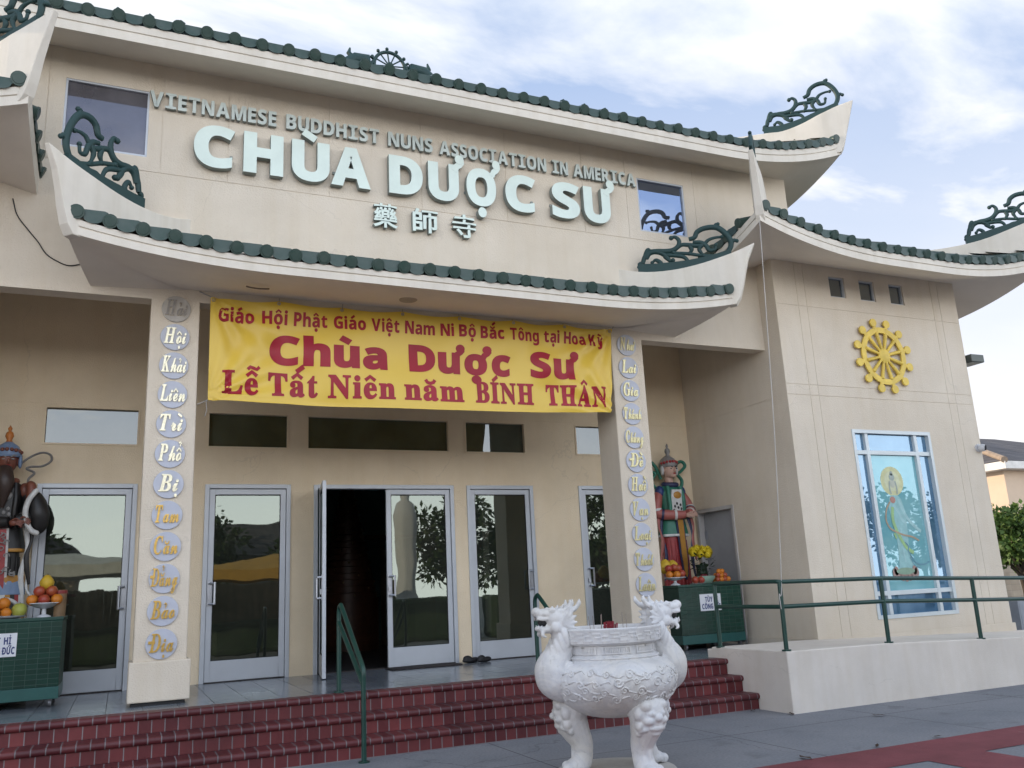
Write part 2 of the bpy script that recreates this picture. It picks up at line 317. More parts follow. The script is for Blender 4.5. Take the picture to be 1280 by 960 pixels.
def ground_material():
    mt, t, b = node_mat('concrete_ground')
    n, l = t.nodes.new, t.links.new
    g = n('ShaderNodeNewGeometry')
    nz = n('ShaderNodeTexNoise'); nz.inputs['Scale'].default_value = .9; nz.inputs['Detail'].default_value = 8; nz.inputs['Roughness'].default_value = .65; l(g.outputs['Position'], nz.inputs['Vector'])
    rp = n('ShaderNodeValToRGB'); rp.color_ramp.elements[0].position = .3; rp.color_ramp.elements[1].position = .7
    rp.color_ramp.elements[0].color = (.18, .19, .21, 1); rp.color_ramp.elements[1].color = (.245, .25, .265, 1); l(nz.outputs['Fac'], rp.inputs[0])
    n2 = n('ShaderNodeTexNoise'); n2.inputs['Scale'].default_value = 45; n2.inputs['Detail'].default_value = 4; l(g.outputs['Position'], n2.inputs['Vector'])
    r2 = n('ShaderNodeValToRGB'); r2.color_ramp.elements[0].position = .3; r2.color_ramp.elements[1].position = .7
    r2.color_ramp.elements[0].color = (.8, .8, .8, 1); r2.color_ramp.elements[1].color = (1.05, 1.05, 1.05, 1); l(n2.outputs['Fac'], r2.inputs[0])
    mm = n('ShaderNodeMixRGB'); mm.blend_type = 'MULTIPLY'; mm.inputs[0].default_value = 1; l(rp.outputs[0], mm.inputs[1]); l(r2.outputs[0], mm.inputs[2])
    # stains
    v = n('ShaderNodeTexNoise'); v.inputs['Scale'].default_value = 2.6; v.inputs['Detail'].default_value = 3; l(g.outputs['Position'], v.inputs['Vector'])
    rv = n('ShaderNodeValToRGB'); rv.color_ramp.elements[0].position = .28; rv.color_ramp.elements[1].position = .40
    rv.color_ramp.elements[0].color = (.80, .80, .80, 1); rv.color_ramp.elements[1].color = (1, 1, 1, 1); l(v.outputs['Fac'], rv.inputs[0])
    m3 = n('ShaderNodeMixRGB'); m3.blend_type = 'MULTIPLY'; m3.inputs[0].default_value = 1; l(mm.outputs[0], m3.inputs[1]); l(rv.outputs[0], m3.inputs[2])
    gv = n('ShaderNodeTexVoronoi'); gv.inputs['Scale'].default_value = 2.3; l(g.outputs['Position'], gv.inputs['Vector'])
    gl_ = n('ShaderNodeMath'); gl_.operation = 'LESS_THAN'; gl_.inputs[1].default_value = .055; l(gv.outputs['Distance'], gl_.inputs[0])
    gf = n('ShaderNodeMath'); gf.operation = 'MULTIPLY'; gf.inputs[1].default_value = .3; l(gl_.outputs[0], gf.inputs[0])
    gm_ = n('ShaderNodeMixRGB'); gm_.inputs[2].default_value = (.06, .06, .065, 1); l(gf.outputs[0], gm_.inputs[0]); l(m3.outputs[0], gm_.inputs[1]); m3 = gm_
    cv = n('ShaderNodeTexVoronoi'); cv.feature = 'DISTANCE_TO_EDGE'; cv.inputs['Scale'].default_value = .33
    cn_ = n('ShaderNodeMixRGB'); cn_.blend_type = 'LINEAR_LIGHT'; cn_.inputs[0].default_value = .3; l(g.outputs['Position'], cn_.inputs[1]); l(nz.outputs['Color'], cn_.inputs[2]); l(cn_.outputs[0], cv.inputs['Vector'])
    cl_ = n('ShaderNodeMath'); cl_.operation = 'LESS_THAN'; cl_.inputs[1].default_value = .0022; l(cv.outputs['Distance'], cl_.inputs[0])
    cf = n('ShaderNodeMath'); cf.operation = 'MULTIPLY'; cf.inputs[1].default_value = .35; l(cl_.outputs[0], cf.inputs[0])
    cq = n('ShaderNodeMixRGB'); cq.inputs[2].default_value = (.06, .06, .065, 1); l(cf.outputs[0], cq.inputs[0]); l(m3.outputs[0], cq.inputs[1]); m3 = cq
    # saw-cut joints along X (every 1.5 m in Y) and along Y (every 1.8 m in X)
    sp = n('ShaderNodeSeparateXYZ'); l(g.outputs['Position'], sp.inputs[0])
    ks = []
    for a, s, of in (('X', 1.9, .55), ('Y', 1.83, .35)):
        ad = n('ShaderNodeMath'); ad.operation = 'ADD'; ad.inputs[1].default_value = of; l(sp.outputs[a], ad.inputs[0])
        di = n('ShaderNodeMath'); di.operation = 'DIVIDE'; di.inputs[1].default_value = s; l(ad.outputs[0], di.inputs[0])
        fc = n('ShaderNodeMath'); fc.operation = 'FRACT'; l(di.outputs[0], fc.inputs[0])
        lt = n('ShaderNodeMath'); lt.operation = 'LESS_THAN'; lt.inputs[1].default_value = .011 / s; l(fc.outputs[0], lt.inputs[0]); ks.append(lt)
    mxm = n('ShaderNodeMath'); mxm.operation = 'MAXIMUM'; l(ks[0].outputs[0], mxm.inputs[0]); l(ks[1].outputs[0], mxm.inputs[1])
    m4 = n('ShaderNodeMixRGB'); m4.inputs[2].default_value = (.07, .07, .078, 1); l(mxm.outputs[0], m4.inputs[0]); l(m3.outputs[0], m4.inputs[1])
    l(m4.outputs[0], b.inputs['Base Color'])
    b.inputs['Roughness'].default_value = .85; b.inputs['Specular IOR Level'].default_value = .25
    bp = n('ShaderNodeBump'); bp.inputs['Strength'].default_value = .3; bp.inputs['Distance'].default_value = .004
    l(n2.outputs['Fac'], bp.inputs['Height']); l(bp.outputs[0], b.inputs['Normal'])
    return mt

def banner_material():
    mt, t, b = node_mat('banner_yellow_vinyl')
    n, l = t.nodes.new, t.links.new
    g = n('ShaderNodeNewGeometry')
    nz = n('ShaderNodeTexNoise'); nz.inputs['Scale'].default_value = 2.0; nz.inputs['Detail'].default_value = 3; l(g.outputs['Position'], nz.inputs['Vector'])
    rp = n('ShaderNodeValToRGB'); rp.color_ramp.elements[0].color = (.66, .44, .045, 1); rp.color_ramp.elements[1].color = (.74, .52, .075, 1)
    l(nz.outputs['Fac'], rp.inputs[0]); l(rp.outputs[0], b.inputs['Base Color'])
    b.inputs['Roughness'].default_value = .38; b.inputs['Specular IOR Level'].default_value = .5
    return mt

# ------------------------------------------------------------------ mesh builder
class MB:
    def __init__(self):
        self.v = []; self.f = []; self.mi = []
    def add(self, vs, fs, mi=0):
        o = len(self.v)
        self.v += [tuple(p) for p in vs]
        for f in fs:
            self.f.append([i + o for i in f]); self.mi.append(mi)
    def box(self, x0, x1, y0, y1, z0, z1, mi=0):
        self.add([(x0, y0, z0), (x1, y0, z0), (x1, y1, z0), (x0, y1, z0), (x0, y0, z1), (x1, y0, z1), (x1, y1, z1), (x0, y1, z1)],
                 [(0, 3, 2, 1), (4, 5, 6, 7), (0, 1, 5, 4), (1, 2, 6, 5), (2, 3, 7, 6), (3, 0, 4, 7)], mi)
    def obox(self, c, half, M, mi=0):
        c = Vector(c); vs = []
        for sz in (-1, 1):
            for sx, sy in ((-1, -1), (1, -1), (1, 1), (-1, 1)):
                vs.append(c + M @ Vector((sx * half[0], sy * half[1], sz * half[2])))
        self.add(vs, [(0, 3, 2, 1), (4, 5, 6, 7), (0, 1, 5, 4), (1, 2, 6, 5), (2, 3, 7, 6), (3, 0, 4, 7)], mi)
    def prism(self, poly, fn, d0, d1, mi=0):
        """poly: 2-D outline; fn(a, b, d) -> point"""
        n = len(poly)
        vs = [fn(a, b, d0) for a, b in poly] + [fn(a, b, d1) for a, b in poly]
        fs = [list(range(n))[::-1], list(range(n, 2 * n))] + [(i, (i + 1) % n, n + (i + 1) % n, n + i) for i in range(n)]
        self.add(vs, fs, mi)
    def strip(self, top, bot, fn, d0, d1, mi=0):
        """a solid between two polylines of equal length (safe for concave outlines)"""
        n = len(top)
        vs = []
        for d in (d0, d1):
            vs += [fn(a, b, d) for a, b in top] + [fn(a, b, d) for a, b in bot]
        fs = []
        for i in range(n - 1):
            fs += [(i, i + 1, n + i + 1, n + i), (2 * n + i + 1, 2 * n + i, 3 * n + i, 3 * n + i + 1),
                   (i + 1, i, 2 * n + i, 2 * n + i + 1), (n + i, n + i + 1, 3 * n + i + 1, 3 * n + i)]
        fs += [(0, n, 3 * n, 2 * n), (n - 1, 2 * n + n - 1, 3 * n + n - 1, n + n - 1)]
        self.add(vs, fs, mi)
    def tube(self, pts, r, n=8, cap=True, flat=1.0, axis=None, mi=0, squash=None):
        pts = [Vector(p) for p in pts]
        k = len(pts)
        rs = [r] * k if isinstance(r, (int, float)) else list(r)
        tang = []
        for i in range(k):
            a = pts[max(0, i - 1)]; b = pts[min(k - 1, i + 1)]
            d = b - a
            tang.append(d.normalized() if d.length > 1e-9 else Vector((0, 0, 1)))
        t0 = tang[0]
        if axis is not None:
            up = Vector(axis)
        else:
            up = Vector((0, 0, 1)) if abs(t0.z) < .9 else Vector((0, 1, 0))
        u = (up - t0 * up.dot(t0)).normalized()
        vs = []; fs = []
        for i in range(k):
            t = tang[i]
            if axis is not None:
                u = Vector(axis) - t * Vector(axis).dot(t)
            else:
                u = u - t * u.dot(t)
            u.normalize()
            w = t.cross(u)
            for j in range(n):
                a = 2 * PI * j / n
                vs.append(pts[i] + (u * math.cos(a) * flat + w * math.sin(a)) * rs[i])
        for i in range(k - 1):
            for j in range(n):
                j2 = (j + 1) % n
                fs.append((i * n + j, i * n + j2, (i + 1) * n + j2, (i + 1) * n + j))
        if cap:
            fs.append(list(range(n))[::-1]); fs.append([(k - 1) * n + j for j in range(n)])
        self.add(vs, fs, mi)
    def lathe(self, prof, c=(0, 0, 0), n=32, fn=None, sx=1, sy=1, mi=0, rotz=0):
        vs = []; fs = []
        k = len(prof)
        for i, (r, z) in enumerate(prof):
            for j in range(n):
                a = 2 * PI * j / n + rotz
                rr = r if fn is None else fn(r, a, z)
                vs.append((c[0] + rr * math.cos(a) * sx, c[1] + rr * math.sin(a) * sy, c[2] + z))
        for i in range(k - 1):
            for j in range(n):
                j2 = (j + 1) % n
                fs.append((i * n + j, i * n + j2, (i + 1) * n + j2, (i + 1) * n + j))
        fs.append(list(range(n))[::-1]); fs.append([(k - 1) * n + j for j in range(n)])
        self.add(vs, fs, mi)
    def ell(self, c, r, M=None, nu=14, nv=9, mi=0):
        vs = []; fs = []
        c = Vector(c)
        r = (r, r, r) if isinstance(r, (int, float)) else r
        M = M or Matrix.Identity(3)
        for i in range(1, nv):
            th = PI * i / nv
            for j in range(nu):
                a = 2 * PI * j / nu
                vs.append(c + M @ Vector((r[0] * math.sin(th) * math.cos(a), r[1] * math.sin(th) * math.sin(a), r[2] * math.cos(th))))
        top = len(vs); vs.append(c + M @ Vector((0, 0, r[2]))); vs.append(c + M @ Vector((0, 0, -r[2])))
        for i in range(nv - 2):
            for j in range(nu):
                j2 = (j + 1) % nu
                fs.append((i * nu + j, (i + 1) * nu + j, (i + 1) * nu + j2, i * nu + j2))
        for j in range(nu):
            j2 = (j + 1) % nu
            fs.append((top, j, j2)); fs.append((top + 1, (nv - 2) * nu + j2, (nv - 2) * nu + j))
        self.add(vs, fs, mi)
    def build(self, name, mats, parent=None, smooth=None, bevel=0.0, remesh=0.0, sub=0):
        me = bpy.data.meshes.new(name)
        base = Vector((0, 0, 0))
        p = parent
        while p is not None:
            base += p.location; p = p.parent
        me.from_pydata([(a - base.x, b - base.y, c - base.z) for a, b, c in self.v], [], self.f)
        mats = mats if isinstance(mats, (list, tuple)) else [mats]
        for mm in mats:
            me.materials.append(mm)
        if len(mats) > 1:
            me.polygons.foreach_set('material_index', self.mi)
        bm = bmesh.new(); bm.from_mesh(me)
        bmesh.ops.remove_doubles(bm, verts=bm.verts, dist=1e-5)
        bmesh.ops.recalc_face_normals(bm, faces=bm.faces)
        bm.to_mesh(me); bm.free()
        if smooth is not None:
            me.polygons.foreach_set('use_smooth', [True] * len(me.polygons))
            if smooth < 179:
                me.set_sharp_from_angle(angle=R_(smooth))
        me.update()
        o = bpy.data.objects.new(name, me)
        COL.objects.link(o)
        if parent is not None:
            o.parent = parent
        if remesh > 0:
            rm = o.modifiers.new('carve', 'REMESH'); rm.mode = 'VOXEL'; rm.voxel_size = remesh; rm.use_smooth_shade = True
            sm = o.modifiers.new('soften', 'SMOOTH'); sm.factor = .5; sm.iterations = 2
        if bevel > 0:
            bv = o.modifiers.new('edge', 'BEVEL'); bv.width = bevel; bv.segments = 2; bv.limit_method = 'ANGLE'; bv.angle_limit = R_(40)
        return o

def thing(name, label, cat, loc=(0, 0, 0), group=None):
    o = bpy.data.objects.new(name, None)
    COL.objects.link(o)
    o.location = loc
    o.empty_display_size = .2
    o['label'] = label; o['category'] = cat
    if group:
        o['group'] = group
    return o

def tag(o, label, cat, group=None):
    o['label'] = label; o['category'] = cat
    if group:
        o['group'] = group
    return o

def struct(o):
    o['kind'] = 'structure'
    return o

def copy_thing(root, loc, label=None, rotz=None):
    r = root.copy(); COL.objects.link(r); r.location = loc
    if rotz is not None:
        r.rotation_euler = (0, 0, rotz)
    if label:
        r['label'] = label
    for ch in list(root.children):
        c = ch.copy(); COL.objects.link(c); c.parent = r
        for g in list(ch.children):
            d = g.copy(); COL.objects.link(d); d.parent = c
    return r

def interp(x, pts):
    if x <= pts[0][0]:
        return pts[0][1]
    for (a, b), (c, d) in zip(pts, pts[1:]):
        if x <= c:
            return b + (d - b) * (x - a) / (c - a)
    return pts[-1][1]

def spline(pts, n=6):
    """Catmull-Rom through the points"""
    P = [Vector(p) for p in pts]
    P = [P[0] * 2 - P[1]] + P + [P[-1] * 2 - P[-2]]
    res = []
    for i in range(1, len(P) - 2):
        for k in range(n):
            t = k / n
            a, b, c, d = P[i - 1], P[i], P[i + 1], P[i + 2]
            res.append(.5 * ((2 * b) + (c - a) * t + (2 * a - 5 * b + 4 * c - d) * t * t + (3 * b - a - 3 * c + d) * t ** 3))
    res.append(P[-2])
    return res

# wall as a sheet of cells with holes (openings) and shallow grooves
def wall_mb(a0, a1, z0, z1, fn, thick, holes=(), grooves=(), gd=.006):
    A = {a0, a1}; Z = {z0, z1}
    for r in list(holes) + list(grooves):
        for q in r[:2]:
            if a0 < q < a1: A.add(q)
        for q in r[2:4]:
            if z0 < q < z1: Z.add(q)
    A = sorted(A); Z = sorted(Z)
    def depth(i, j):
        if i < 0 or j < 0 or i >= len(A) - 1 or j >= len(Z) - 1:
            return thick
        a = (A[i] + A[i + 1]) / 2; z = (Z[j] + Z[j + 1]) / 2
        for h in holes:
            if h[0] < a < h[1] and h[2] < z < h[3]:
                return thick
        for h in grooves:
            if h[0] < a < h[1] and h[2] < z < h[3]:
                return gd
        return 0.0
    mb = MB()
    for i in range(len(A) - 1):
        for j in range(len(Z) - 1):
            d = depth(i, j)
            if d < thick:
                for dd in (d, thick):
                    mb.add([fn(A[i], dd, Z[j]), fn(A[i + 1], dd, Z[j]), fn(A[i + 1], dd, Z[j + 1]), fn(A[i], dd, Z[j + 1])], [(0, 1, 2, 3)])
                for (ii, jj, e) in ((i + 1, j, 'r'), (i - 1, j, 'l'), (i, j + 1, 't'), (i, j - 1, 'b')):
                    d2 = depth(ii, jj)
                    if d2 > d:
                        if e == 'r': p, q = (A[i + 1], Z[j]), (A[i + 1], Z[j + 1])
                        elif e == 'l': p, q = (A[i], Z[j]), (A[i], Z[j + 1])
                        elif e == 't': p, q = (A[i], Z[j + 1]), (A[i + 1], Z[j + 1])
                        else: p, q = (A[i], Z[j]), (A[i + 1], Z[j])
                        mb.add([fn(p[0], d, p[1]), fn(q[0], d, q[1]), fn(q[0], d2, q[1]), fn(p[0], d2, p[1])], [(0, 1, 2, 3)])
    return mb

# ------------------------------------------------------------------ lettering
_GC = {}
def embolden(vs, fs, w):
    """push the outline outwards by w (all vertices of a filled glyph lie on its outline)"""
    F = []
    for f in fs:
        ar = sum(vs[f[i]][0] * vs[f[(i + 1) % len(f)]][1] - vs[f[(i + 1) % len(f)]][0] * vs[f[i]][1] for i in range(len(f)))
        F.append(list(f) if ar > 0 else list(f)[::-1])
    E = set()
    for f in F:
        for i in range(len(f)):
            E.add((f[i], f[(i + 1) % len(f)]))
    nrm = {}
    for a, b in E:
        if (b, a) in E: continue
        dx, dy = vs[b][0] - vs[a][0], vs[b][1] - vs[a][1]; q = math.hypot(dx, dy)
        if q < 1e-7: continue
        for k in (a, b): nrm.setdefault(k, []).append((dy / q, -dx / q))
    res = list(vs)
    for k, ns in nrm.items():
        mx_, my_ = sum(n_[0] for n_ in ns), sum(n_[1] for n_ in ns)
        q = math.hypot(mx_, my_)
        if q < 1e-6: continue
        mx_, my_ = mx_ / q, my_ / q
        c = max(.55, mx_ * ns[0][0] + my_ * ns[0][1])
        res[k] = (vs[k][0] + mx_ * w / c, vs[k][1] + my_ * w / c)
    return res, F

def glyph(ch, off=0.0):
    key = (ch, off)
    if key in _GC:
        return _GC[key]
    cu = bpy.data.curves.new('g', 'FONT')
    cu.body = ch; cu.size = 1.0; cu.dimensions = '2D'; cu.fill_mode = 'FRONT'; cu.resolution_u = 4
    ob = bpy.data.objects.new('g', cu); COL.objects.link(ob)
    dg = bpy.context.evaluated_depsgraph_get(); dg.update()
    me = ob.evaluated_get(dg).to_mesh()
    bm = bmesh.new(); bm.from_mesh(me)
    bmesh.ops.remove_doubles(bm, verts=bm.verts, dist=1e-5)
    bm.verts.index_update()
    vs = [(v.co.x, v.co.y) for v in bm.verts]
    fs = [[q.index for q in f.verts] for f in bm.faces]
    bm.free()
    ob.evaluated_get(dg).to_mesh_clear()
    bpy.data.objects.remove(ob); bpy.data.curves.remove(cu)
    if vs:
        if off: vs, fs = embolden(vs, fs, off)
        x0 = min(v[0] for v in vs)
        vs = [(x - x0, y) for x, y in vs]
    _GC[key] = (vs, fs)
    return _GC[key]

STY = {'sans': (0x1D5D4, 0x1D5EE), 'serif': (0x1D400, 0x1D41A), 'script': (0x1D468, 0x1D4EA)}
def styled(c, sty):
    b = STY.get(sty)
    if b and 'A' <= c <= 'Z': return chr(b[0] + ord(c) - 65)
    if b and 'a' <= c <= 'z': return chr(b[1] + ord(c) - 97)
    return c

def stroke2d(pts, w):
    """thick 2-D polyline"""
    vs = []; n = len(pts)
    for i, (x, y) in enumerate(pts):
        a = pts[max(0, i - 1)]; b = pts[min(n - 1, i + 1)]
        dx, dy = b[0] - a[0], b[1] - a[1]; q = math.hypot(dx, dy) or 1
        vs += [(x - dy / q * w / 2, y + dx / q * w / 2), (x + dy / q * w / 2, y - dx / q * w / 2)]
    return vs, [(2 * i, 2 * i + 1, 2 * i + 3, 2 * i + 2) for i in range(n - 1)]

def disc2d(cx, cy, r, n=14):
    return [(cx + r * math.cos(2 * PI * i / n), cy + r * math.sin(2 * PI * i / n)) for i in range(n)], [list(range(n))]

def letter(c, sty, off=0.0, serif_i=False):
    """pieces [(2-D verts, faces), ...] of a letter: the plain letter, then its Vietnamese marks; also the plain letter's width"""
    if c in 'Đđ':
        base, marks = ('D' if c == 'Đ' else 'd'), ['bar']
    else:
        d = unicodedata.normalize('NFD', c); base, marks = d[0], list(d[1:])
    vs, fs = glyph(styled(base, sty), off)
    vs, fs = list(vs), [list(f) for f in fs]
    if not vs:
        return [], .3
    x1 = max(v[0] for v in vs); ytop = max(v[1] for v in vs)
    if base == 'i' and any(mk in ('\u0300', '\u0301', '\u0309', '\u0303') for mk in marks):
        fs = [f for f in fs if min(vs[i][1] for i in f) < .5]
        ytop = .5
    heavy = (.115 if sty in ('sans', 'serif') else .07) + off * 1.5
    cx = x1 * .5 if sty != 'script' else x1 * .55
    res = [(vs, fs)]
    if serif_i and c == 'I':
        q = .10
        res[0] = ([(a + q, b) for a, b in vs], fs)
        for yy in (0, ytop - .1):
            res.append(([(0, yy), (x1 + 2 * q, yy), (x1 + 2 * q, yy + .1), (0, yy + .1)], [[0, 1, 2, 3]]))
        return res, x1 + 2 * q
    up_ = base.isupper()
    y = ytop + (.025 if up_ else .06)
    hat = False
    if up_: heavy *= .85
    put = res.append
    for mk in marks:
        if mk == '\u0302':
            put(stroke2d([(cx - .17, y), (cx, y + .13), (cx + .17, y)], heavy * .8)); hat = True
        elif mk == '\u0306':
            put(stroke2d([(cx - .16, y + .12), (cx - .1, y + .03), (cx, y), (cx + .1, y + .03), (cx + .16, y + .12)], heavy * .75)); hat = True
    for mk in marks:
        mx_, my_ = (cx, y) if not hat else (cx + .06, y + .19)
        if mk == '\u0300': put(stroke2d([(mx_ - .13, my_ + .145), (mx_ + .08, my_ + .02)], heavy))
        elif mk == '\u0301': put(stroke2d([(mx_ + .15, my_ + .18), (mx_ - .09, my_ + .01)], heavy))
        elif mk == '\u0303': put(stroke2d([(mx_ - .19, my_ + .02), (mx_ - .11, my_ + .10), (mx_, my_ + .06), (mx_ + .1, my_ + .02), (mx_ + .19, my_ + .10)], heavy * .7))
        elif mk == '\u0309': put(stroke2d([(mx_ - .08, my_ + .15), (mx_, my_ + .2), (mx_ + .08, my_ + .15), (mx_ + .02, my_ + .08), (mx_, my_ + .01)], heavy * .65))
        elif mk == '\u0323': put(disc2d(cx, -.17, heavy * .78))
        elif mk == '\u031b':
            t = ytop - .03
            xr = x1 - heavy * .55
            put(stroke2d([(xr - .02, t - .1), (xr + .03, t - .01), (xr + .1, t + .04), (xr + .14, t + .09), (xr + .13, t + .15)], heavy * .95))
            put(disc2d(xr + .1, t + .15, heavy * .72))
        elif mk == 'bar':
            if c == 'Đ': put(([(-.07, .30), (x1 * .5, .30), (x1 * .5, .41), (-.07, .41)], [[0, 1, 2, 3]]))
            else: put(([(x1 * .45, .53), (x1 + .07, .53), (x1 + .07, .6), (x1 * .45, .6)], [[0, 1, 2, 3]]))
    return res, x1 + (.05 if '\u031b' in marks else 0)

def layout(word, sty, cap, x0, x1=None, gap=.09, off=0.0, serif_i=False):
    """[(char, pieces)] in metres, starting at x0; stretched to end at x1"""
    H = max(v[1] for v in glyph(styled('H', sty), off)[0])
    k = cap / H
    x = 0; res = []
    for c in word:
        if c == ' ':
            x += .32; continue
        ps, bw = letter(c, sty, off, serif_i)
        res.append((c, [([(a + x, b) for a, b in vs], fs) for vs, fs in ps])); x += bw + gap
    tot = x - gap
    kx = k if x1 is None else (x1 - x0) / tot
    return [(c, [([(x0 + a * kx, b * k) for a, b in vs], fs) for vs, fs in ps]) for c, ps in res]

def extrude_letter(mb, ps, fn, d0, d1):
    """front at depth d0 (towards the viewer), back at d1; fn(a, b, d). Each piece a little proud of the one before."""
    for lay_, (vs, fs) in enumerate(ps):
        dd = d0 - .0016 * lay_
        n = len(vs)
        cnt = {}
        for f in fs:
            for i in range(len(f)):
                e = (f[i], f[(i + 1) % len(f)])
                cnt[e] = cnt.get(e, 0) + 1
        o = len(mb.v)
        mb.v += [tuple(fn(a, b, dd)) for a, b in vs] + [tuple(fn(a, b, d1)) for a, b in vs]
        for f in fs:
            mb.f.append([i + o for i in f]); mb.mi.append(0)
        for (a, b) in cnt:
            if (b, a) not in cnt:
                mb.f.append([a + o, b + o, b + n + o, a + n + o]); mb.mi.append(1)

random.seed(7)

# ================================================================== SETTING
FL = 0.51                      # porch floor height
DW = 11.2                      # door wall (front face)
SW = 9.18                      # sign wall / beam / pillar front face
WF = 8.85                      # wing front face
WX0, WX1 = 8.085, 11.68        # wing side faces
CX = 3.095                     # temple centre line
MX = lambda x: 2 * CX - x      # mirror

mb = MB(); mb.box(-260, 260, -260, 300, -1.0, 0.0)
struct(mb.build('ground', ground_material()))

red_m = mat('red_paving_paint', (.225, .062, .072), .8, .12, 2.2, .3, 60, spec=.25, wear=.12)
mb = MB(); mb.add([(-6, 5.11, .004), (40, 5.11, .004), (40, 5.69, .004), (-6, 5.69, .004)], [(0, 1, 2, 3)])
for x0_ in (-4.2, .7, 5.57, 10.45, 15.3):
    mb.add([(x0_, -3.0, .004), (x0_ + .61, -3.0, .004), (x0_ + .61, 5.11, .004), (x0_, 5.11, .004)], [(0, 1, 2, 3)])
struct(mb.build('red_paving', red_m))

# porch floor slab
mb = MB(); mb.box(-3.4, 6.46, 8.80, 11.32, 0.02, FL)
mb.box(6.46, WX0, 8.95, 11.32, 0.02, FL)
struct(mb.build('porch_floor', porch_tile))

# brick steps: three risers with bullnose tile edges
st = thing('brick_steps', 'three red brick steps with rounded nosing along the whole porch front', 'steps', (CX, 8.4, 0))
SX0, SX1 = -3.4, 6.46
steps = [(8.58, 0.51), (8.33, 0.34), (8.08, 0.17)]
for i, (yf, zt) in enumerate(steps):
    rr = MB(); rr.box(SX0, SX1, yf + .03, 8.84, zt - .17, zt - .062)
    rr.build('riser', brick_riser, st)
    nz = MB()
    prof = [(yf + .27 if i else yf + .26, zt - .001), (yf + .03, zt)]
    for k in range(7):
        a = PI / 2 + PI * k / 6
        prof.append((yf + .028 + .03 * math.cos(a), zt - .031 + .031 * math.sin(a)))
    prof += [(yf + .05, zt - .062), (yf + .27, zt - .061)]
    nz.prism(prof, lambda a, b, d: (d, a, b), SX0, SX1)
    nz.build('nosing', brick_nose, st, smooth=40)

# side planters / ramp
for side in (0,):
    mb = MB()
    xs = [6.467, 7.9, 9.4, 10.9, 13.6]
    zt = [.628, .615, .565, .52, .45]
    top = [((MX(x) if side else x), z) for x, z in zip(xs, zt)]
    mb.strip(top, [(x, -.05) for x, z in top], lambda a, b, d: (a, d, b), 7.573, 8.88)
    mb.box(*sorted(((MX(6.467) if side else 6.467), (MX(8.2) if side else 8.2))), 8.85, 8.97, 0, .605)
    o = mb.build('ramp_wall', kerb_white, bevel=.012)
    tag(o, ('cream stucco ramp wall under the green railing beside the steps' if not side else 'cream stucco ramp wall beyond the far end of the steps by the other wing'), 'wall')

# ================================================================== TEMPLE
T = thing('temple_building', 'cream stucco temple with green tiled upturned roofs and a glass door porch', 'temple', (CX, SW, 0))
fy = lambda y0: (lambda a, d, z: (a, y0 + d, z))

DOORS = [(-.926, .121), (.889, 1.913), (2.213, 4.115), (4.315, 5.321), (6.069, 7.116)]
TRANS = [(-.897, .089), (.907, 1.867), (2.135, 4.066), (4.334, 5.235), (6.089, 7.06)]
DT = 2.845
holes = [(a, b, FL, DT) for a, b in DOORS] + [(a, b, 3.322, 3.742) for a, b in TRANS]
gr = []
def groove_rows(z, x0, x1, skip):
    x = x0
    for a, b in sorted(skip):
        if a - .06 > x: gr.append((x, a - .06, z, z + .012))
        x = b + .06
    if x < x1: gr.append((x, x1, z, z + .012))
groove_rows(3.782, MX(WX0), WX0, TRANS)
groove_rows(1.392, MX(WX0), WX0, DOORS)
wall_mb(MX(WX0), WX0, FL - .3, 5.6, fy(DW), .2, holes, gr).build('front_wall', stucco_low, T)
mb = MB(); mb.box(MX(WX0), WX0, 9.36, DW - .003, 5.30, 5.42); mb.build('porch_ceiling', mat('porch_ceiling_paint', (.80, .74, .64), .9, .04, 1.5, .2, 110, spec=.15), T)

# pillars
for i, x0 in enumerate((.139, 5.583)):
    mb = MB(); mb.box(x0, x0 + .473, SW - .002, SW + .475, .9, 4.51)
    p = mb.build('pillar', stucco, T, bevel=.012)
    pm = MB(); pm.box(x0 - .034, x0 + .51, SW - .036, SW + .51, .545, .908)
    pm.build('plinth', stucco, p, bevel=.012)
    fm = MB()
    fm.box(x0 + .0, x0 + .47, SW + .0, SW + .46, FL - .01, .545)
    fm.build('plinth_base', black, p)

# sign wall with beam underside at 4.5
W1 = (-.798, .017, 6.082, 6.865); W2 = (6.199, 6.970, 6.052, 6.84)
jz = 5.912
gr = [(MX(WX0), 8.08, jz, jz + .009)]
for x in (-.957, .152, .84, 1.966, 3.09, 4.22, 5.335, 6.013, 7.14):
    gr.append((x, x + .007, jz, 7.4))
wall_mb(MX(8.84), 8.84, 4.497, 7.45, fy(SW), .2, [W1, W2], gr).build('sign_wall', stucco, T)
mb = MB(); mb.box(8.70, 8.836, 9.383, 14, 4.5, 7.45); mb.build('upper_side_wall', stucco, T)

# wing walls (right one in view, left one mirrored)
WIN = (9.136, 10.64, .79, 3.342)
SMALL = [(9.115, 9.409), (9.692, 9.99), (10.29, 10.567)]
gw = [(WX0, WX1, z, z + .012) for z in (5.078, 3.935, 3.787)]
for x in (8.486, 8.64, 11.155, 11.31):
    for z0, z1 in ((.6, 3.787), (3.799, 3.935), (3.947, 5.078), (5.09, 5.85)):
        gw.append((x, x + .006, z0, z1))
wall_mb(WX0, WX1, .3, 6.2, fy(WF), .2, [WIN] + [(a, b, 5.28, 5.592) for a, b in SMALL], gw).build('wing_wall', stucco, T)
SD = (10.24, 11.15, FL, 2.46)
sidefn = lambda x0: (lambda a, d, z: (x0 + d, a, z))
wall_mb(WF + .201, 14.0, .3, 6.2, sidefn(WX0), .2, [SD], [(WF + .201, DW, 3.787, 3.799), (WF + .201, SD[0], 1.392, 1.404)]).build('wing_wall', stucco, T)
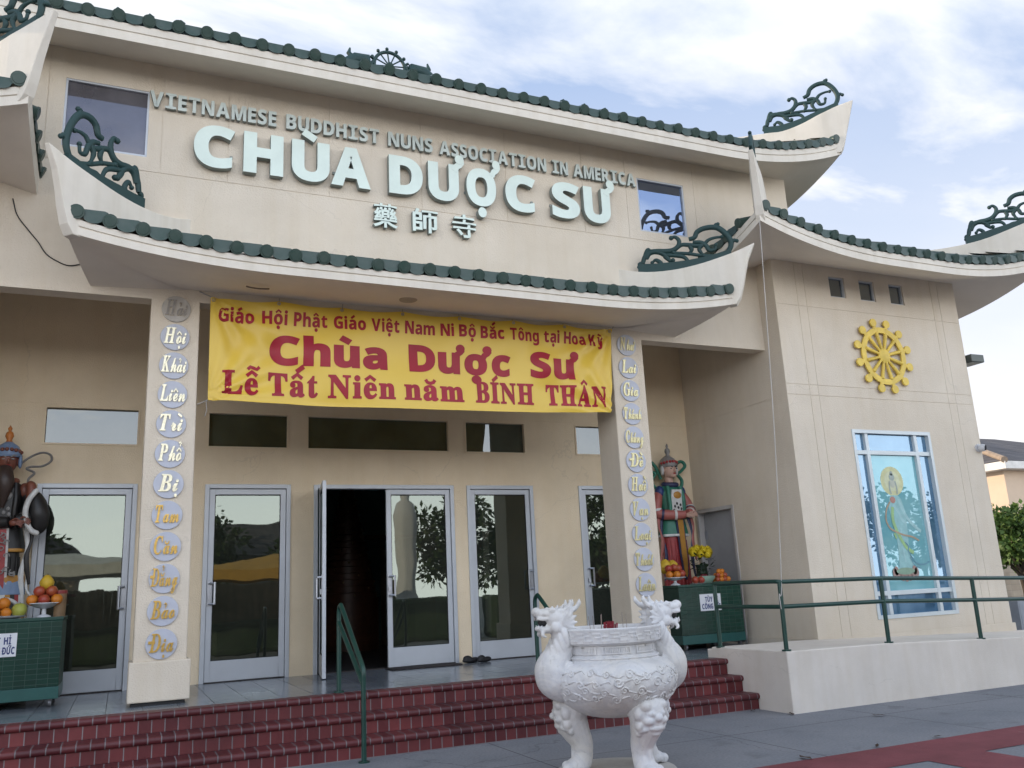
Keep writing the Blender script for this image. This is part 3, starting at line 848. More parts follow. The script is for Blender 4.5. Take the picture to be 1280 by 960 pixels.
mb = MB(); mb.box(WX1 - .2, WX1, WF + .2, 14, .3, 6.2); mb.build('wing_wall', stucco, T)
mb = MB(); mb.box(WX0 - .03, WX1 + .03, WF - .03, WF - .001, .4, .61)
mb.box(WX0 - .03, WX0 - .001, WF - .03, 10.2, .4, .61); mb.build('wing_base_trim', stucco, T, bevel=.006)
mb = MB(); mb.box(MX(WX1), MX(WX0), WF, 14, .0, 6.0); mb.build('wing_wall', stucco, T)
# floor behind and rear mass
mb = MB(); mb.box(MX(WX1), WX1, 20.0, 20.2, 0, 6.5); mb.build('rear_wall', stucco, T)

# ---- roofs
def inset(P, D, i):
    return [(p[0] + d[0] * i, p[1] + d[1] * i) for p, d in zip(P, D)]

def eave_samples(P, upc, A, LL, step=.14):
    """list of (edge index, t, upturn)"""
    res = []
    lens = [math.dist(P[i], P[i + 1]) for i in range(len(P) - 1)]
    for i, le in enumerate(lens):
        n = max(4, int(le / step))
        for k in range(n + (1 if i == len(lens) - 1 else 0)):
            t = k / n
            d = 0.0
            if i in upc: d = max(d, max(0, 1 - t * le / LL) ** 2.3)
            if i + 1 in upc: d = max(d, max(0, 1 - (1 - t) * le / LL) ** 2.3)
            res.append((i, t, d * A))
    return res

def eave_roof(name, P, D, upc, ov, zf, zw, A, LL, parent, deck_run, deck_rise, tile_sp=.285, fh=.17, slope=.40, tlen=.6, skip_returns=False, pan_top=.085):
    sam = eave_samples(P, upc, A, LL)
    def ring(i_, z, u):
        Q = inset(P, D, i_)
        return [(Q[e][0] + (Q[e + 1][0] - Q[e][0]) * t, Q[e][1] + (Q[e + 1][1] - Q[e][1]) * t, z + d * u) for e, t, d in sam]
    def skin(rings):
        mb = MB(); n = len(sam)
        for r in rings: mb.v += r
        for k in range(len(rings) - 1):
            for j in range(n - 1):
                mb.f.append([k * n + j, k * n + j + 1, (k + 1) * n + j + 1, (k + 1) * n + j]); mb.mi.append(0)
        return mb
    root = skin([ring(.10, zf + fh + .02, 1), ring(min(.4, deck_run * .5), zf + fh + .02 + slope * (min(.4, deck_run * .5) - .1), .8), ring(deck_run, zf + fh + .02 + slope * (deck_run - .1), .25)]).build(name, tile_green, parent, smooth=35)
    skin([ring(ov + .02, zw, .0), ring(ov * .5, (zw * .5 + zf * .5), .45), ring(0, zf, 1)]).build('soffit', soffit_m, root, smooth=60)
    b = fh * .5
    skin([ring(0, zf, 1), ring(-.006, zf + b, 1), ring(.012, zf + b + .004, 1), ring(.012, zf + b + .012, 1), ring(-.004, zf + b + .016, 1), ring(-.012, zf + fh, 1), ring(.14, zf + fh + .005, 1)]).build('fascia', white_trim, root)
    # tiles along the eave
    tb = MB()
    rnd = random.Random(sum(map(ord, name)) + len(P))
    for e in range(len(P) - 1):
        if skip_returns and e != 1: continue
        a = Vector(P[e]); bb = Vector(P[e + 1]); le = (bb - a).length
        dirv = (bb - a) / le
        inn = Vector((-dirv.y, dirv.x))
        mid = (Vector(D[e]) + Vector(D[e + 1])) / 2
        if inn.dot(mid) < 0: inn = -inn
        n = max(1, int(round((le - .16) / tile_sp)))
        for k in range(n * 2 + 1):
            s = .08 + (le - .16) * k / (n * 2)
            t = s / le
            d = 0.0
            if e in upc: d = max(d, max(0, 1 - s / LL) ** 2.3)
            if e + 1 in upc: d = max(d, max(0, 1 - (le - s) / LL) ** 2.3)
            z = zf + fh + d * A
            c = a + dirv * s
            sl = Vector((inn.x, inn.y, slope - .8 * d * A / 1.2)).normalized()
            sc = min(s if e in upc else 9, (le - s) if e + 1 in upc else 9)
            ln = max(.1, min(tlen, sc + .02))
            if (e not in upc or e + 1 not in upc) and sc < .3: continue
            J = lambda q: rnd.uniform(-q, q)
            if k % 2 == 0:      # round cap tile
                p0 = Vector((c.x, c.y, z + .054 + J(.007))) - Vector((inn.x, inn.y, 0)) * (.045 + J(.008))
                tb.tube([p0, p0 + sl * .02, p0 + sl * .021, p0 + sl * ln], [.067, .067, .062, .064], n=16)
                tb.tube([p0 - sl * .006, p0 + sl * .01], [.05, .06], n=12)
            else:               # scalloped pan tile
                o = Vector((c.x, c.y, 0)) - Vector((inn.x, inn.y, 0)) * (.03 + J(.006))
                q = [(.084 * math.cos(PI - PI * k_ / 14), .028 - .056 * math.sin(PI * k_ / 14)) for k_ in range(15)] + [(.12, .048), (.12, pan_top - .012), (.09, pan_top), (-.09, pan_top), (-.12, pan_top - .012), (-.12, .048)]
                zz = z + .02 + J(.006)
                fnp = lambda u, v, dd: (o.x + dirv.x * u + inn.x * dd, o.y + dirv.y * u + inn.y * dd, zz + v + dd * slope)
                tb.prism(q, fnp, 0, .022)
                tb.add([fnp(-.14, .07, .02), fnp(0, .04, .02), fnp(.14, .07, .02), fnp(-.14, .07, ln), fnp(0, .04, ln), fnp(.14, .07, ln)], [(0, 1, 4, 3), (1, 2, 5, 4)])
    tb.build('eave_tiles', tile_green, root, smooth=35)
    return root

BL = dict(top=[(-1.952, .030), (-1.486, -.135), (-1.067, -.190), (-.652, -.168), (-.291, -.095), (0, 0)],
          bot=[(-1.952, -.45), (-1.486, -.46), (-1.067, -.47), (-.652, -.58), (-.30, -.775), (-.10, -.21)])
BU = dict(top=[(-1.9, -.20), (-1.271, -.257), (-1.045, -.281), (-.77, -.234), (-.468, -.131), (-.204, -.045), (0, 0)],
          bot=[(-1.9, -.62), (-1.271, -.60), (-1.045, -.61), (-.77, -.62), (-.468, -.70), (-.265, -.80), (-.12, -.40)])
STROKES = {
 'A': [(-1.208, .152), (-1.171, .255), (-1.092, .321), (-.995, .302), (-.929, .239), (-.894, .17), (-.856, .164)],
 'A2': [(-1.182, .232), (-1.163, .293), (-1.134, .358), (-1.103, .333)],
 'A0': [(-1.208, .152), (-1.244, .137), (-1.257, .095)],
 'B': [(-1.161, .22), (-1.118, .296), (-1.036, .323), (-.922, .307), (-.834, .314), (-.776, .365), (-.767, .436), (-.806, .496), (-.853, .491)],
 'B2': [(-.821, .308), (-.742, .361), (-.657, .336), (-.561, .29), (-.489, .288), (-.431, .327), (-.353, .323), (-.285, .298)],
 'C': [(-.652, .418), (-.587, .424), (-.55, .49), (-.46, .51), (-.335, .461), (-.245, .337), (-.194, .199), (-.201, .105), (-.261, .046), (-.36, .06), (-.509, .128), (-.673, .214), (-.84, .271)],
 'K1': [(-.327, .456), (-.333, .499), (-.31, .498)],
 'K2': [(-.2, .16), (-.158, .18), (-.123, .152)],
 'D': [(-.61, .362), (-.527, .328), (-.469, .26), (-.439, .182), (-.375, .161), (-.358, .222)],
 'E': [(-.895, .171), (-.944, .241), (-.872, .242), (-.734, .186), (-.682, .096), (-.698, .057)],
 'F': [(-.657, .336), (-.632, .261), (-.667, .211)],
 'G': [(-.489, .288), (-.547, .242), (-.514, .141)],
 'J': [(-1.039, .053), (-.995, .132), (-1.051, .197), (-1.097, .161)],
 'M': [(-.677, .061), (-.587, .088), (-.487, .076)],
}
def blade(tip, dirx, diry, zt, shape, root, u_shift=0.0, thick=.16, crest=True, hs=1.0, us=1.0):
    """upturned ridge end along a diagonal; tip at (x, y), outward direction (dirx, diry)"""
    dv_ = Vector((dirx, diry)).normalized(); nv = Vector((-dv_.y, dv_.x))
    def fn(u, v, d):
        # taper the blade towards its tip so that it ends in an edge
        k = .35 + .65 * min(1, max(0, -u / .5))
        return (tip[0] + dv_.x * u + nv.x * d * k, tip[1] + dv_.y * u + nv.y * d * k, zt + v)
    tp, bt = shape['top'], shape['bot']
    if len(tp) != len(bt):
        raise ValueError
    top = [tuple(p[:2]) for p in spline([(a, b, 0) for a, b in tp], 4)]
    bot = [tuple(p[:2]) for p in spline([(a, b, 0) for a, b in bt], 4)]
    bm_ = MB(); bm_.strip(top, bot, fn, -thick / 2, thick / 2)
    b_ = bm_.build('ridge_end', white_trim, root, bevel=.008)
    if crest:
        tf = lambda u: interp(u, top)
        cfn = lambda u, h, d: (tip[0] + dv_.x * u + nv.x * d, tip[1] + dv_.y * u + nv.y * d, zt + tf(u) + h)
        cm_ = MB()
        us_ = [-1.262 + (1.262 - .2) * k / 14 for k in range(15)]
        cm_.strip([(u * us + u_shift, .125 if u < -.9 else .125 - .06 * min(1, (u + .9) / .7)) for u in us_], [(u * us + u_shift, -.02 - .03 * math.sin(PI * (u + 1.262) / 1.06)) for u in us_], cfn, -.04, .04)
        for kx, pts in STROKES.items():
            sp_ = spline([(a * us + u_shift, b * hs, 0) for a, b in pts], 5)
            nn = len(sp_)
            rad = []
            for q in range(nn):
                t = q / (nn - 1)
                w = .031 if kx in 'ABC' else .025
                rad.append(w * (.75 + .45 * math.sin(PI * min(1, .15 + t))) )
            cm_.tube([cfn(p[0], p[1], 0) for p in sp_], rad, n=8, axis=(nv.x, nv.y, 0), flat=.8)
            e = sp_[-1]
            cm_.ell(cfn(e[0], e[1], 0), rad[-1] * 1.35, nu=8, nv=6)
        cm_.build('scroll_crest', crest_m, b_, smooth=50)
    return b_

# lower canopy over the porch
P = [(-.435, 9.18), (-.62, 8.2), (6.82, 8.2), (6.585, 9.18)]
D = [(1, 0), (1, 1), (-1, 1), (-1, 0)]
can = eave_roof('canopy_roof', P, D, (1, 2), .98, 4.53, 4.63, .205, 2.1, T, .99, .42, fh=.145, slope=.36, tlen=1.0, skip_returns=True, pan_top=.102)
blade((7.088, 8.002), 1, -1, 5.504, BL, can, u_shift=-.07, hs=.95, us=1.13)
blade((-.81, 8.0), -1, -1, 5.478, BL, can, u_shift=-.03, hs=1.2, us=.88)

# upper roof
UX = 9.43
P = [(MX(UX), 15), (MX(UX), 8.58), (UX, 8.58), (UX, 15)]
D = [(1, 0), (1, 1), (-1, 1), (-1, 0)]
up = eave_roof('upper_roof', P, D, (1, 2), .6, 7.045, 7.215, .40, 2.3, T, 1.9, 1.15, fh=.19, slope=.48)
blade((9.63, 8.39), 1, -1, 8.265, BU, up, hs=1.04, us=1.04)
blade((MX(9.63), 8.39), -1, -1, 8.265, BU, up, hs=1.04, us=1.04)
# main ridge with wheel and dragons
mb = MB(); mb.box(-.9, 7.1, 10.1, 10.3, 7.9, 8.36)
rdg = mb.build('roof_ridge', crest_m, up)
wl = MB()
wc = Vector((3.02, 10.2, 8.50))
for a0 in range(24):
    a = 2 * PI * a0 / 24
ringp = [(wc.x + .215 * math.cos(2 * PI * k / 32), wc.y, wc.z + .215 * math.sin(2 * PI * k / 32)) for k in range(33)]
wl.tube(ringp, .024, n=8, cap=False)
for k in range(12):
    a = 2 * PI * k / 12 + .13
    wl.tube([wc + Vector((.04 * math.cos(a), 0, .04 * math.sin(a))), wc + Vector((.25 * math.cos(a), 0, .25 * math.sin(a)))], .011, n=6)
    wl.ell(wc + Vector((.262 * math.cos(a), 0, .262 * math.sin(a))), .026, nu=8, nv=6)
wl.tube([wc + Vector((0, -.03, 0)), wc + Vector((0, .03, 0))], .05, n=12)
wl.build('ridge_wheel', crest_m, up, smooth=50)
for sgn in (-1, 1):
    dm = MB()
    bx = wc.x + sgn * .40
    dm.tube([(bx - sgn * .12, 10.2, 8.34), (bx - sgn * .06, 10.2, 8.51), (bx + sgn * .08, 10.2, 8.49), (bx + sgn * .30, 10.2, 8.36), (bx + sgn * 1.2, 10.2, 8.33), (bx + sgn * 2.8, 10.2, 8.34), (bx + sgn * 3.05, 10.2, 8.46)], [.05, .10, .10, .07, .07, .05, .02], n=8)
    dm.tube([(bx + sgn * .10, 10.2, 8.50), (bx + sgn * .17, 10.2, 8.58), (bx + sgn * .15, 10.2, 8.66)], [.05, .035, .012], n=6)
    dm.tube([(bx - sgn * .14, 10.2, 8.47), (bx - sgn * .19, 10.2, 8.56), (bx - sgn * .13, 10.2, 8.60)], [.03, .03, .02], n=6)
    for q in (2.3, 2.66, 3.02):
        dm.tube([(bx + sgn * q, 10.2, 8.33), (bx + sgn * (q + .03), 10.2, 8.47), (bx + sgn * (q - .01), 10.2, 8.53), (bx + sgn * (q - .05), 10.2, 8.5)], [.05, .03, .022, .02], n=6)
    for q in (2.62, 2.7, 2.58):
        dm.tube([(bx + sgn * q, 10.2, 8.36), (bx + sgn * (q + .05 * (q - 2.6) * 10), 10.2, 8.48)], [.03, .006], n=5)
    dm.build('ridge_dragon', crest_m, up, smooth=50)

# wing roofs
def mirrorP(P): return [(MX(x), y) for x, y in P]
PW = [(7.165, 9.25), (7.165, 7.93), (12.6, 7.93), (12.6, 14)]
DWi = [(1, 0), (1, 1), (-1, 1), (-1, 0)]
BW = dict(top=[(-2.7, -.30), (-1.95, -.33), (-1.486, -.34), (-1.067, -.31), (-.652, -.21), (-.291, -.1), (0, 0)],
          bot=[(-2.7, -.7), (-1.95, -.74), (-1.486, -.72), (-1.067, -.69), (-.652, -.72), (-.30, -.86), (-.14, -.42)])
for sgn in (0, 1):
    Pq = mirrorP(PW) if sgn else PW
    Dq = [(-a, b) for a, b in DWi] if sgn else DWi
    wr = eave_roof('wing_roof', Pq, Dq, (1, 2), .92, 5.435, 5.74, .36, 2.3, T, 2.3, 1.05, fh=.175, slope=.46)
    mxs = MX if sgn else (lambda x: x)
    blade((mxs(6.985), 7.75), 1 if sgn else -1, -1, 6.66, BW, wr)
    blade((mxs(12.78), 7.75), -1 if sgn else 1, -1, 6.66, BW, wr)

# ---- doors
def door_leaf(x0, x1, y, hinge_left, parent, handle_side, pane=None, openang=0.0, name='glass_door'):
    """storefront leaf: stiles, rails, deep bottom rail; pane and pull handle are its sub-parts"""
    w = x1 - x0; z0, z1 = FL + .012, DT - .058
    s = .066; br = .235; tr_ = .066
    frame = MB()
    loc = (lambda a, d, z: (x0 + a, y + d, z)) if openang == 0 else (lambda a, d, z: (x0 + a * math.cos(openang) - d * math.sin(openang), y + a * math.sin(openang) + d * math.cos(openang), z))
    def bx(mb_, a0, a1, d0, d1, za, zb):
        vs = [loc(a, d, z) for z in (za, zb) for a, d in ((a0, d0), (a1, d0), (a1, d1), (a0, d1))]
        mb_.add(vs, [(0, 3, 2, 1), (4, 5, 6, 7), (0, 1, 5, 4), (1, 2, 6, 5), (2, 3, 7, 6), (3, 0, 4, 7)])
    bx(frame, 0, s, 0, .044, z0, z1); bx(frame, w - s, w, 0, .044, z0, z1)
    bx(frame, s, w - s, 0, .044, z1 - tr_, z1); bx(frame, s, w - s, 0, .044, z0, z0 + br)
    dr = frame.build(name, alu, parent, bevel=.003)
    pm = MB(); bx(pm, s, w - s, .018, .026, z0 + br, z1 - tr_)
    pm.build('pane', pane or door_glass, dr)
    gk = MB()
    for (a0, a1, za, zb) in ((s, w - s, z0 + br, z0 + br + .008), (s, w - s, z1 - tr_ - .012, z1 - tr_), (s, s + .008, z0 + br, z1 - tr_), (w - s - .008, w - s, z0 + br, z1 - tr_)):
        bx(gk, a0, a1, .010, .0175, za, zb)
    gk.build('gasket', dark_gap, dr)
    hm = MB()
    hx = s * .5 if handle_side == 'l' else w - s * .5
    off = .055 if handle_side == 'l' else -.055
    def hp(a, d, z): return loc(a, d, z)
    hm.tube([hp(hx, .0, 1.655), hp(hx, -.05, 1.655), hp(hx + off, -.055, 1.655)], .012, n=8)
    hm.tube([hp(hx, .0, 1.415), hp(hx, -.05, 1.415), hp(hx + off, -.055, 1.415)], .012, n=8)
    hm.tube([hp(hx + off, -.055, 1.665), hp(hx + off, -.055, 1.405)], .014, n=8)
    bx(hm, hx - .028, hx + .028, -.006, -.001, 1.39, 1.68)
    bx(hm, hx - .02, hx + .02, -.022, -.006, 1.46, 1.52)
    hm.build('handle', alu_dark, dr, smooth=40)
    return dr

for i, (x0, x1) in enumerate(DOORS):
    fm = MB()
    yf = DW - .022
    fm.box(x0 - .004, x0 + .048, yf, DW + .12, FL, DT); fm.box(x1 - .048, x1 + .004, yf, DW + .12, FL, DT)
    fm.box(x0 + .048, x1 - .048, yf, DW + .12, DT - .05, DT + .002)
    fm.build('door_frame', alu, T, bevel=.003)
    th = MB(); th.box(x0 + .048, x1 - .048, DW - .03, DW + .14, FL + .001, FL + .012); th.build('threshold', wood_dark, T)
    a, b = x0 + .052, x1 - .052
    if i == 2:
        midx = (a + b) / 2
        door_leaf(midx + .003, b, DW + .004, False, T, 'l')
        # left leaf stands open towards the viewer, seen on edge
        lf = door_leaf(a + .01, a + .01 + (midx - a) * .93, DW - .03, True, T, 'r', openang=R_(-99), name='glass_door')
        lf['label'] = 'left leaf of the double door standing open, seen on edge'
    else:
        door_leaf(a, b, DW + .004, True, T, 'r' if i in (0, 3) else 'l')
for (x0, x1) in TRANS:
    fm = MB()
    yq = DW - .002
    for (a, b, c, d) in ((x0 - .02, x1 + .02, 3.30, 3.322), (x0 - .02, x1 + .02, 3.742, 3.762), (x0 - .02, x0, 3.322, 3.742), (x1, x1 + .02, 3.322, 3.742)):
        fm.box(a, b, DW - .012, DW - .001, c, d)
    fm.build('transom_window', stucco_low, T)
    pn = MB(); pn.box(x0, x1, DW + .05, DW + .056, 3.322, 3.742); pn.build('transom_pane', transom_glass, T)

def window(x0, x1, z0, z1, y, parent, glass, name='window', fw=.035, dep=.05, frame_m=None):
    fm = MB()
    for (a, b, c, d) in ((x0, x1, z0, z0 + fw), (x0, x1, z1 - fw, z1), (x0, x0 + fw, z0 + fw, z1 - fw), (x1 - fw, x1, z0 + fw, z1 - fw)):
        fm.box(a, b, y + dep - .03, y + dep + .03, c, d)
    w = fm.build(name, frame_m or alu, parent, bevel=.003)
    pn = MB(); pn.box(x0 + fw, x1 - fw, y + dep, y + dep + .006, z0 + fw, z1 - fw); pn.build('pane', glass, w)
    return w
window(*W1, SW, T, dull_glass, fw=.022, dep=.035)
window(*W2, SW, T, upper_glass, fw=.022, dep=.035)
dusk_glass = glass_mat('small_window_glass', (.3, .34, .38), (.66, .74, .8), .30, .02)
for a, b in SMALL:
    window(a, b, 5.28, 5.592, WF, T, dusk_glass, fw=.018, dep=.05)

# room behind the upper windows (dark walls so the panes read as glass)
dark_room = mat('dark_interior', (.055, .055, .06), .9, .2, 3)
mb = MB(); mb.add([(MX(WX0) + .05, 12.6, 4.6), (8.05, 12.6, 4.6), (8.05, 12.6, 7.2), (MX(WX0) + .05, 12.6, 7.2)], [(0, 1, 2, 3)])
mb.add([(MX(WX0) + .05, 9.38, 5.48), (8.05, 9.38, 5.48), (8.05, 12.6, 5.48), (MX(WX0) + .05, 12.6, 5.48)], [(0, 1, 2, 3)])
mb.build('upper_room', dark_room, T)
cur_m = mat('pale_blind', (.42, .40, .46), .9, .1, 3, streak=.1)
mb = MB(); mb.box(-.9, .1, 9.30, 9.31, 6.0, 6.9); mb.build('window_blind', cur_m, T)

# picture window of the wing
pw_frame = mat('blue_white_frame', (.57, .62, .63), .4, .05, 4, metal=.15)
x0, x1, z0, z1 = WIN
fm = MB(); f = .05
for (a, b, c, d) in ((x0, x1, z0, z0 + f), (x0, x1, z1 - f, z1), (x0, x0 + f, z0 + f, z1 - f), (x1 - f, x1, z0 + f, z1 - f)):
    fm.box(a, b, WF - .012, WF + .09, c, d)
vb = [9.378, 10.315]; hb = [1.09, 2.995]; q = .058
for v in vb: fm.box(v, v + q, WF + .005, WF + .07, z0 + f, z1 - f)
pwn = None
xs = [x0 + f, vb[0], vb[0] + q, vb[1], vb[1] + q, x1 - f]
for h in hb:
    for k in range(3): fm.box(xs[2 * k] - (.002 if k else 0), xs[2 * k + 1] + (.002 if k < 2 else 0), WF + .007, WF + .068, h, h + q)
pwn = fm.build('picture_window', pw_frame, T, bevel=.003)
zs = [z0 + f, hb[0], hb[0] + q, hb[1], hb[1] + q, z1 - f]
for k in range(3):
    for j in range(3):
        pn = MB(); pn.box(xs[2 * k], xs[2 * k + 1], WF + .05, WF + .056, zs[2 * j], zs[2 * j + 1])
        pn.build('pane', pic_glass if (k == 1 and j == 1) else blue_glass, pwn)
# painted figure on the centre pane: halo, robe, sash, scarf, lotus seat (thin paint layers on the glass)
pa = []
def paint(name, rgb, polys, lift, rough=.5):
    mb_ = MB()
    for pl in polys:
        mb_.add([(9.455 + a * .85, WF + .0495 - lift * .0008, 1.19 + b * 1.80) for a, b in pl], [list(range(len(pl)))])
    mb_.build(name, mat('paint_' + name, rgb, rough, .12, 12), pwn)
def oval(cx, cy, rx, ry, n=28): return [(cx + rx * math.cos(2 * PI * k / n), cy + ry * math.sin(2 * PI * k / n)) for k in range(n)]
def ribbon(pts, w):
    sp_ = [(p[0], p[1]) for p in spline([(a, b * 2.1, 0) for a, b in pts], 5)]
    vs, fs = stroke2d(sp_, w)
    vs = [(a, b / 2.1) for a, b in vs]
    return [[vs[i] for i in f_] for f_ in fs]
paint('halo', (.60, .60, .33), [oval(.42, .80, .25, .115)], 1)
paint('halo_core', (.62, .64, .42), [oval(.42, .80, .17, .078)], 2)
paint('robe', (.275, .50, .50), [[(.30, .67), (.34, .69), (.50, .69), (.56, .66), (.62, .56), (.60, .42), (.58, .30), (.60, .18), (.64, .13), (.30, .13), (.33, .25), (.34, .38), (.29, .50), (.26, .60)]], 3)
paint('robe_fold', (.33, .545, .55), ribbon([(.50, .66), (.56, .58), (.66, .50), (.80, .44), (.90, .41)], .055) + ribbon([(.36, .62), (.46, .56), (.52, .5), (.60, .47)], .05) + ribbon([(.46, .44), (.44, .32), (.46, .18)], .03), 4)
paint('face', (.52, .54, .44), [oval(.42, .785, .055, .036)], 5)
paint('hair', (.34, .40, .36), [oval(.42, .832, .06, .028), oval(.42, .862, .03, .018)] + ribbon([(.36, .80), (.34, .74), (.36, .70)], .03) + ribbon([(.48, .80), (.5, .74), (.49, .70)], .03), 6)
paint('flower_in_hand', (.40, .20, .16), [oval(.37, .655, .06, .026)], 6)
paint('sash', (.30, .50, .22), ribbon([(.34, .60), (.31, .50), (.36, .42), (.42, .36), (.5, .30), (.58, .27), (.66, .25)], .06) + ribbon([(.30, .40), (.33, .36)], .04), 7)
paint('scarf', (.40, .30, .20), ribbon([(.30, .64), (.20, .58), (.16, .50), (.22, .44), (.34, .41), (.5, .385), (.68, .37), (.82, .34)], .028), 8)
paint('scarf_blue', (.12, .28, .36), ribbon([(.54, .27), (.60, .22), (.70, .17), (.86, .16), (.98, .18)], .02) + ribbon([(.56, .22), (.64, .155), (.78, .13)], .014) + ribbon([(.50, .33), (.56, .30), (.54, .27)], .02), 9)
paint('lotus', (.34, .22, .19), [oval(.42 + dx, .085 + dz, .05, .034, 12) for dx, dz in ((-.24, .02), (-.16, 0), (-.08, -.01), (0, -.016), (.08, -.01), (.16, 0), (.24, .02), (-.2, .035), (.2, .035))], 9)
paint('lotus_pad', (.22, .34, .24), [oval(.42, .115, .20, .026)], 10)

# side door in the porch return
sm = mat('side_door_grey', (.34, .35, .37), .6, .06, 3)
fm = MB()
for (a, b, c, d) in ((SD[0], SD[0] + .05, FL, SD[3]), (SD[1] - .05, SD[1], FL, SD[3]), (SD[0] + .05, SD[1] - .05, SD[3] - .05, SD[3])):
    fm.box(WX0 - .012, WX0 + .14, a, b, c, d)
sdf = fm.build('side_door', mat('side_frame', (.52, .50, .48), .6), T, bevel=.004)
dm = MB(); dm.box(WX0 + .09, WX0 + .13, SD[0] + .052, SD[1] - .052, FL + .01, SD[3] - .052); dm.build('door_panel', sm, sdf)
for za, zb in ((2.02, 2.14), (.9, 1.0)):
    hm = MB(); hm.box(WX0 + .075, WX0 + .09, SD[1] - .10, SD[1] - .06, za, zb); hm.build('hinge', alu_dark, sdf)

# interior behind the glass doors
inner = mat('interior_wall', (.30, .50, .48), .9, .1, 2)
innerf = mat('interior_floor', (.05, .05, .055), .4, .1, 2)
mb = MB()
mb.add([(MX(WX0) + .2, 19.5, FL), (WX0 - .2, 19.5, FL), (WX0 - .2, 19.5, 5.2), (MX(WX0) + .2, 19.5, 5.2)], [(0, 1, 2, 3)])
mb.add([(MX(WX0) + .2, DW + .2, FL), (MX(WX0) + .2, 19.5, FL), (MX(WX0) + .2, 19.5, 5.2), (MX(WX0) + .2, DW + .2, 5.2)], [(0, 1, 2, 3)])
mb.add([(WX0 - .05, DW + .2, FL), (WX0 - .05, 19.5, FL), (WX0 - .05, 19.5, 5.2), (WX0 - .05, DW + .2, 5.2)], [(0, 1, 2, 3)])
mb.add([(MX(WX0), DW + .2, 5.2), (WX0, DW + .2, 5.2), (WX0, 19.5, 5.2), (MX(WX0), 19.5, 5.2)], [(0, 1, 2, 3)])
mb.build('interior_wall', inner, T)
mb = MB(); mb.box(MX(WX0), WX0, DW + .14, 19.5, FL - .1, FL - .004); mb.build('interior_floor', innerf, T)
curt = mat('door_curtain', (.34, .33, .25), .9, .1, 3, streak=.25)
def curtain(x0, x1, zb, zt, mm):
    mb_ = MB(); n = 40
    rows = []
    for z in (zb, zt):
        rows.append([(x0 + (x1 - x0) * k / n, DW + .30 + .025 * math.sin(k * 1.9) + .012 * math.sin(k * .7), z) for k in range(n + 1)])
    mb_.v = rows[0] + rows[1]
    for k in range(n):
        mb_.f.append([k, k + 1, n + 2 + k, n + 1 + k]); mb_.mi.append(0)
    mb_.build('curtain', mm, T, smooth=180)
curtain(-1.0, .25, FL + .03, 2.8, curt)
curtain(5.9, 7.2, FL + .03, 2.8, mat('green_curtain', (.10, .24, .21), .9, .1, 3, streak=.3))

# ================================================================== SIGNS
def sign_fn(y, x_ref=0, z_ref=0):
    return lambda a, b, d: (a, y + d, b)

# association line
sg = thing('raised_letter_sign', 'small mint raised letters naming the nuns association, topmost line of the facade', 'sign', (3.08, SW, 6.67))
for wd, a, b in (('VIETNAMESE', .017, 1.355), ('BUDDHIST', 1.465, 2.559), ('NUNS', 2.67, 3.234), ('ASSOCIATION', 3.322, 4.791), ('IN', 4.878, 5.11), ('AMERICA', 5.191, 6.149)):
    for c, ps in layout(wd, 'sans', .182, a, b, gap=.10, serif_i=True, off=.016):
        mb = MB(); extrude_letter(mb, ps, lambda x, z, d: (x, SW + d, z + 6.672), -.055, -.015)
        for q in (0,):
            cx_ = sum(p[0] for p in ps[0][0]) / len(ps[0][0])
            mb.box(cx_ - .008, cx_ + .008, SW - .016, SW + .004, 6.74, 6.76, 1)
        mb.build('letter', [silver_letter, mint_side], sg)
# temple name
sg = thing('raised_letter_sign', 'large mint raised letters spelling the temple name across the facade', 'sign', (3.1, SW, 6.03))
for c, a, b in (('C', .479, .905), ('H', 1.0, 1.432), ('Ù', 1.526, 1.955), ('A', 1.973, 2.437), ('D', 2.661, 3.08), ('Ư', 3.151, 3.545), ('Ợ', 3.645, 4.04), ('C', 4.168, 4.592), ('S', 4.821, 5.23), ('Ư', 5.29, 5.69)):
    ps, w_ = letter(c, 'sans', .03)
    w_ = max(v[0] for v in ps[0][0]); kz = .478 / max(v[1] for v in glyph(styled('H', 'sans'), .03)[0]); k = (b - a) / w_
    mb = MB(); extrude_letter(mb, ps, lambda x, z, d: (a + x * k, SW + d, 6.052 + z * kz), -.095, -.02)
    mb.box((a + b) / 2 - .2, (a + b) / 2 - .17, SW - .022, SW + .004, 6.2, 6.23, 1)
    mb.box((a + b) / 2 + .17, (a + b) / 2 + .2, SW - .022, SW + .004, 6.2, 6.23, 1)
    mb.build('letter', [mint, mint_side], sg)
sg = thing('raised_letter_sign', 'three mint raised Chinese characters below the temple name', 'sign', (3.1, SW, 5.58))
for c, a, b in (('藥', 2.47, 2.765), ('師', 2.95, 3.27), ('寺', 3.45, 3.765)):
    vs, fs = glyph(c, .02)
    xs_ = [v[0] for v in vs]; ys_ = [v[1] for v in vs]
    kx = (b - a) / (max(xs_) - min(xs_)); kz = .305 / (max(ys_) - min(ys_))
    mb = MB(); extrude_letter(mb, [(vs, fs)], lambda x, z, d: (a + (x - min(xs_)) * kx, SW + d, 5.588 + (z - min(ys_)) * kz), -.07, -.015)
    mb.box((a + b) / 2 - .01, (a + b) / 2 + .01, SW - .017, SW + .004, 5.72, 5.74, 1)
    mb.build('letter', [mint, mint_side], sg)

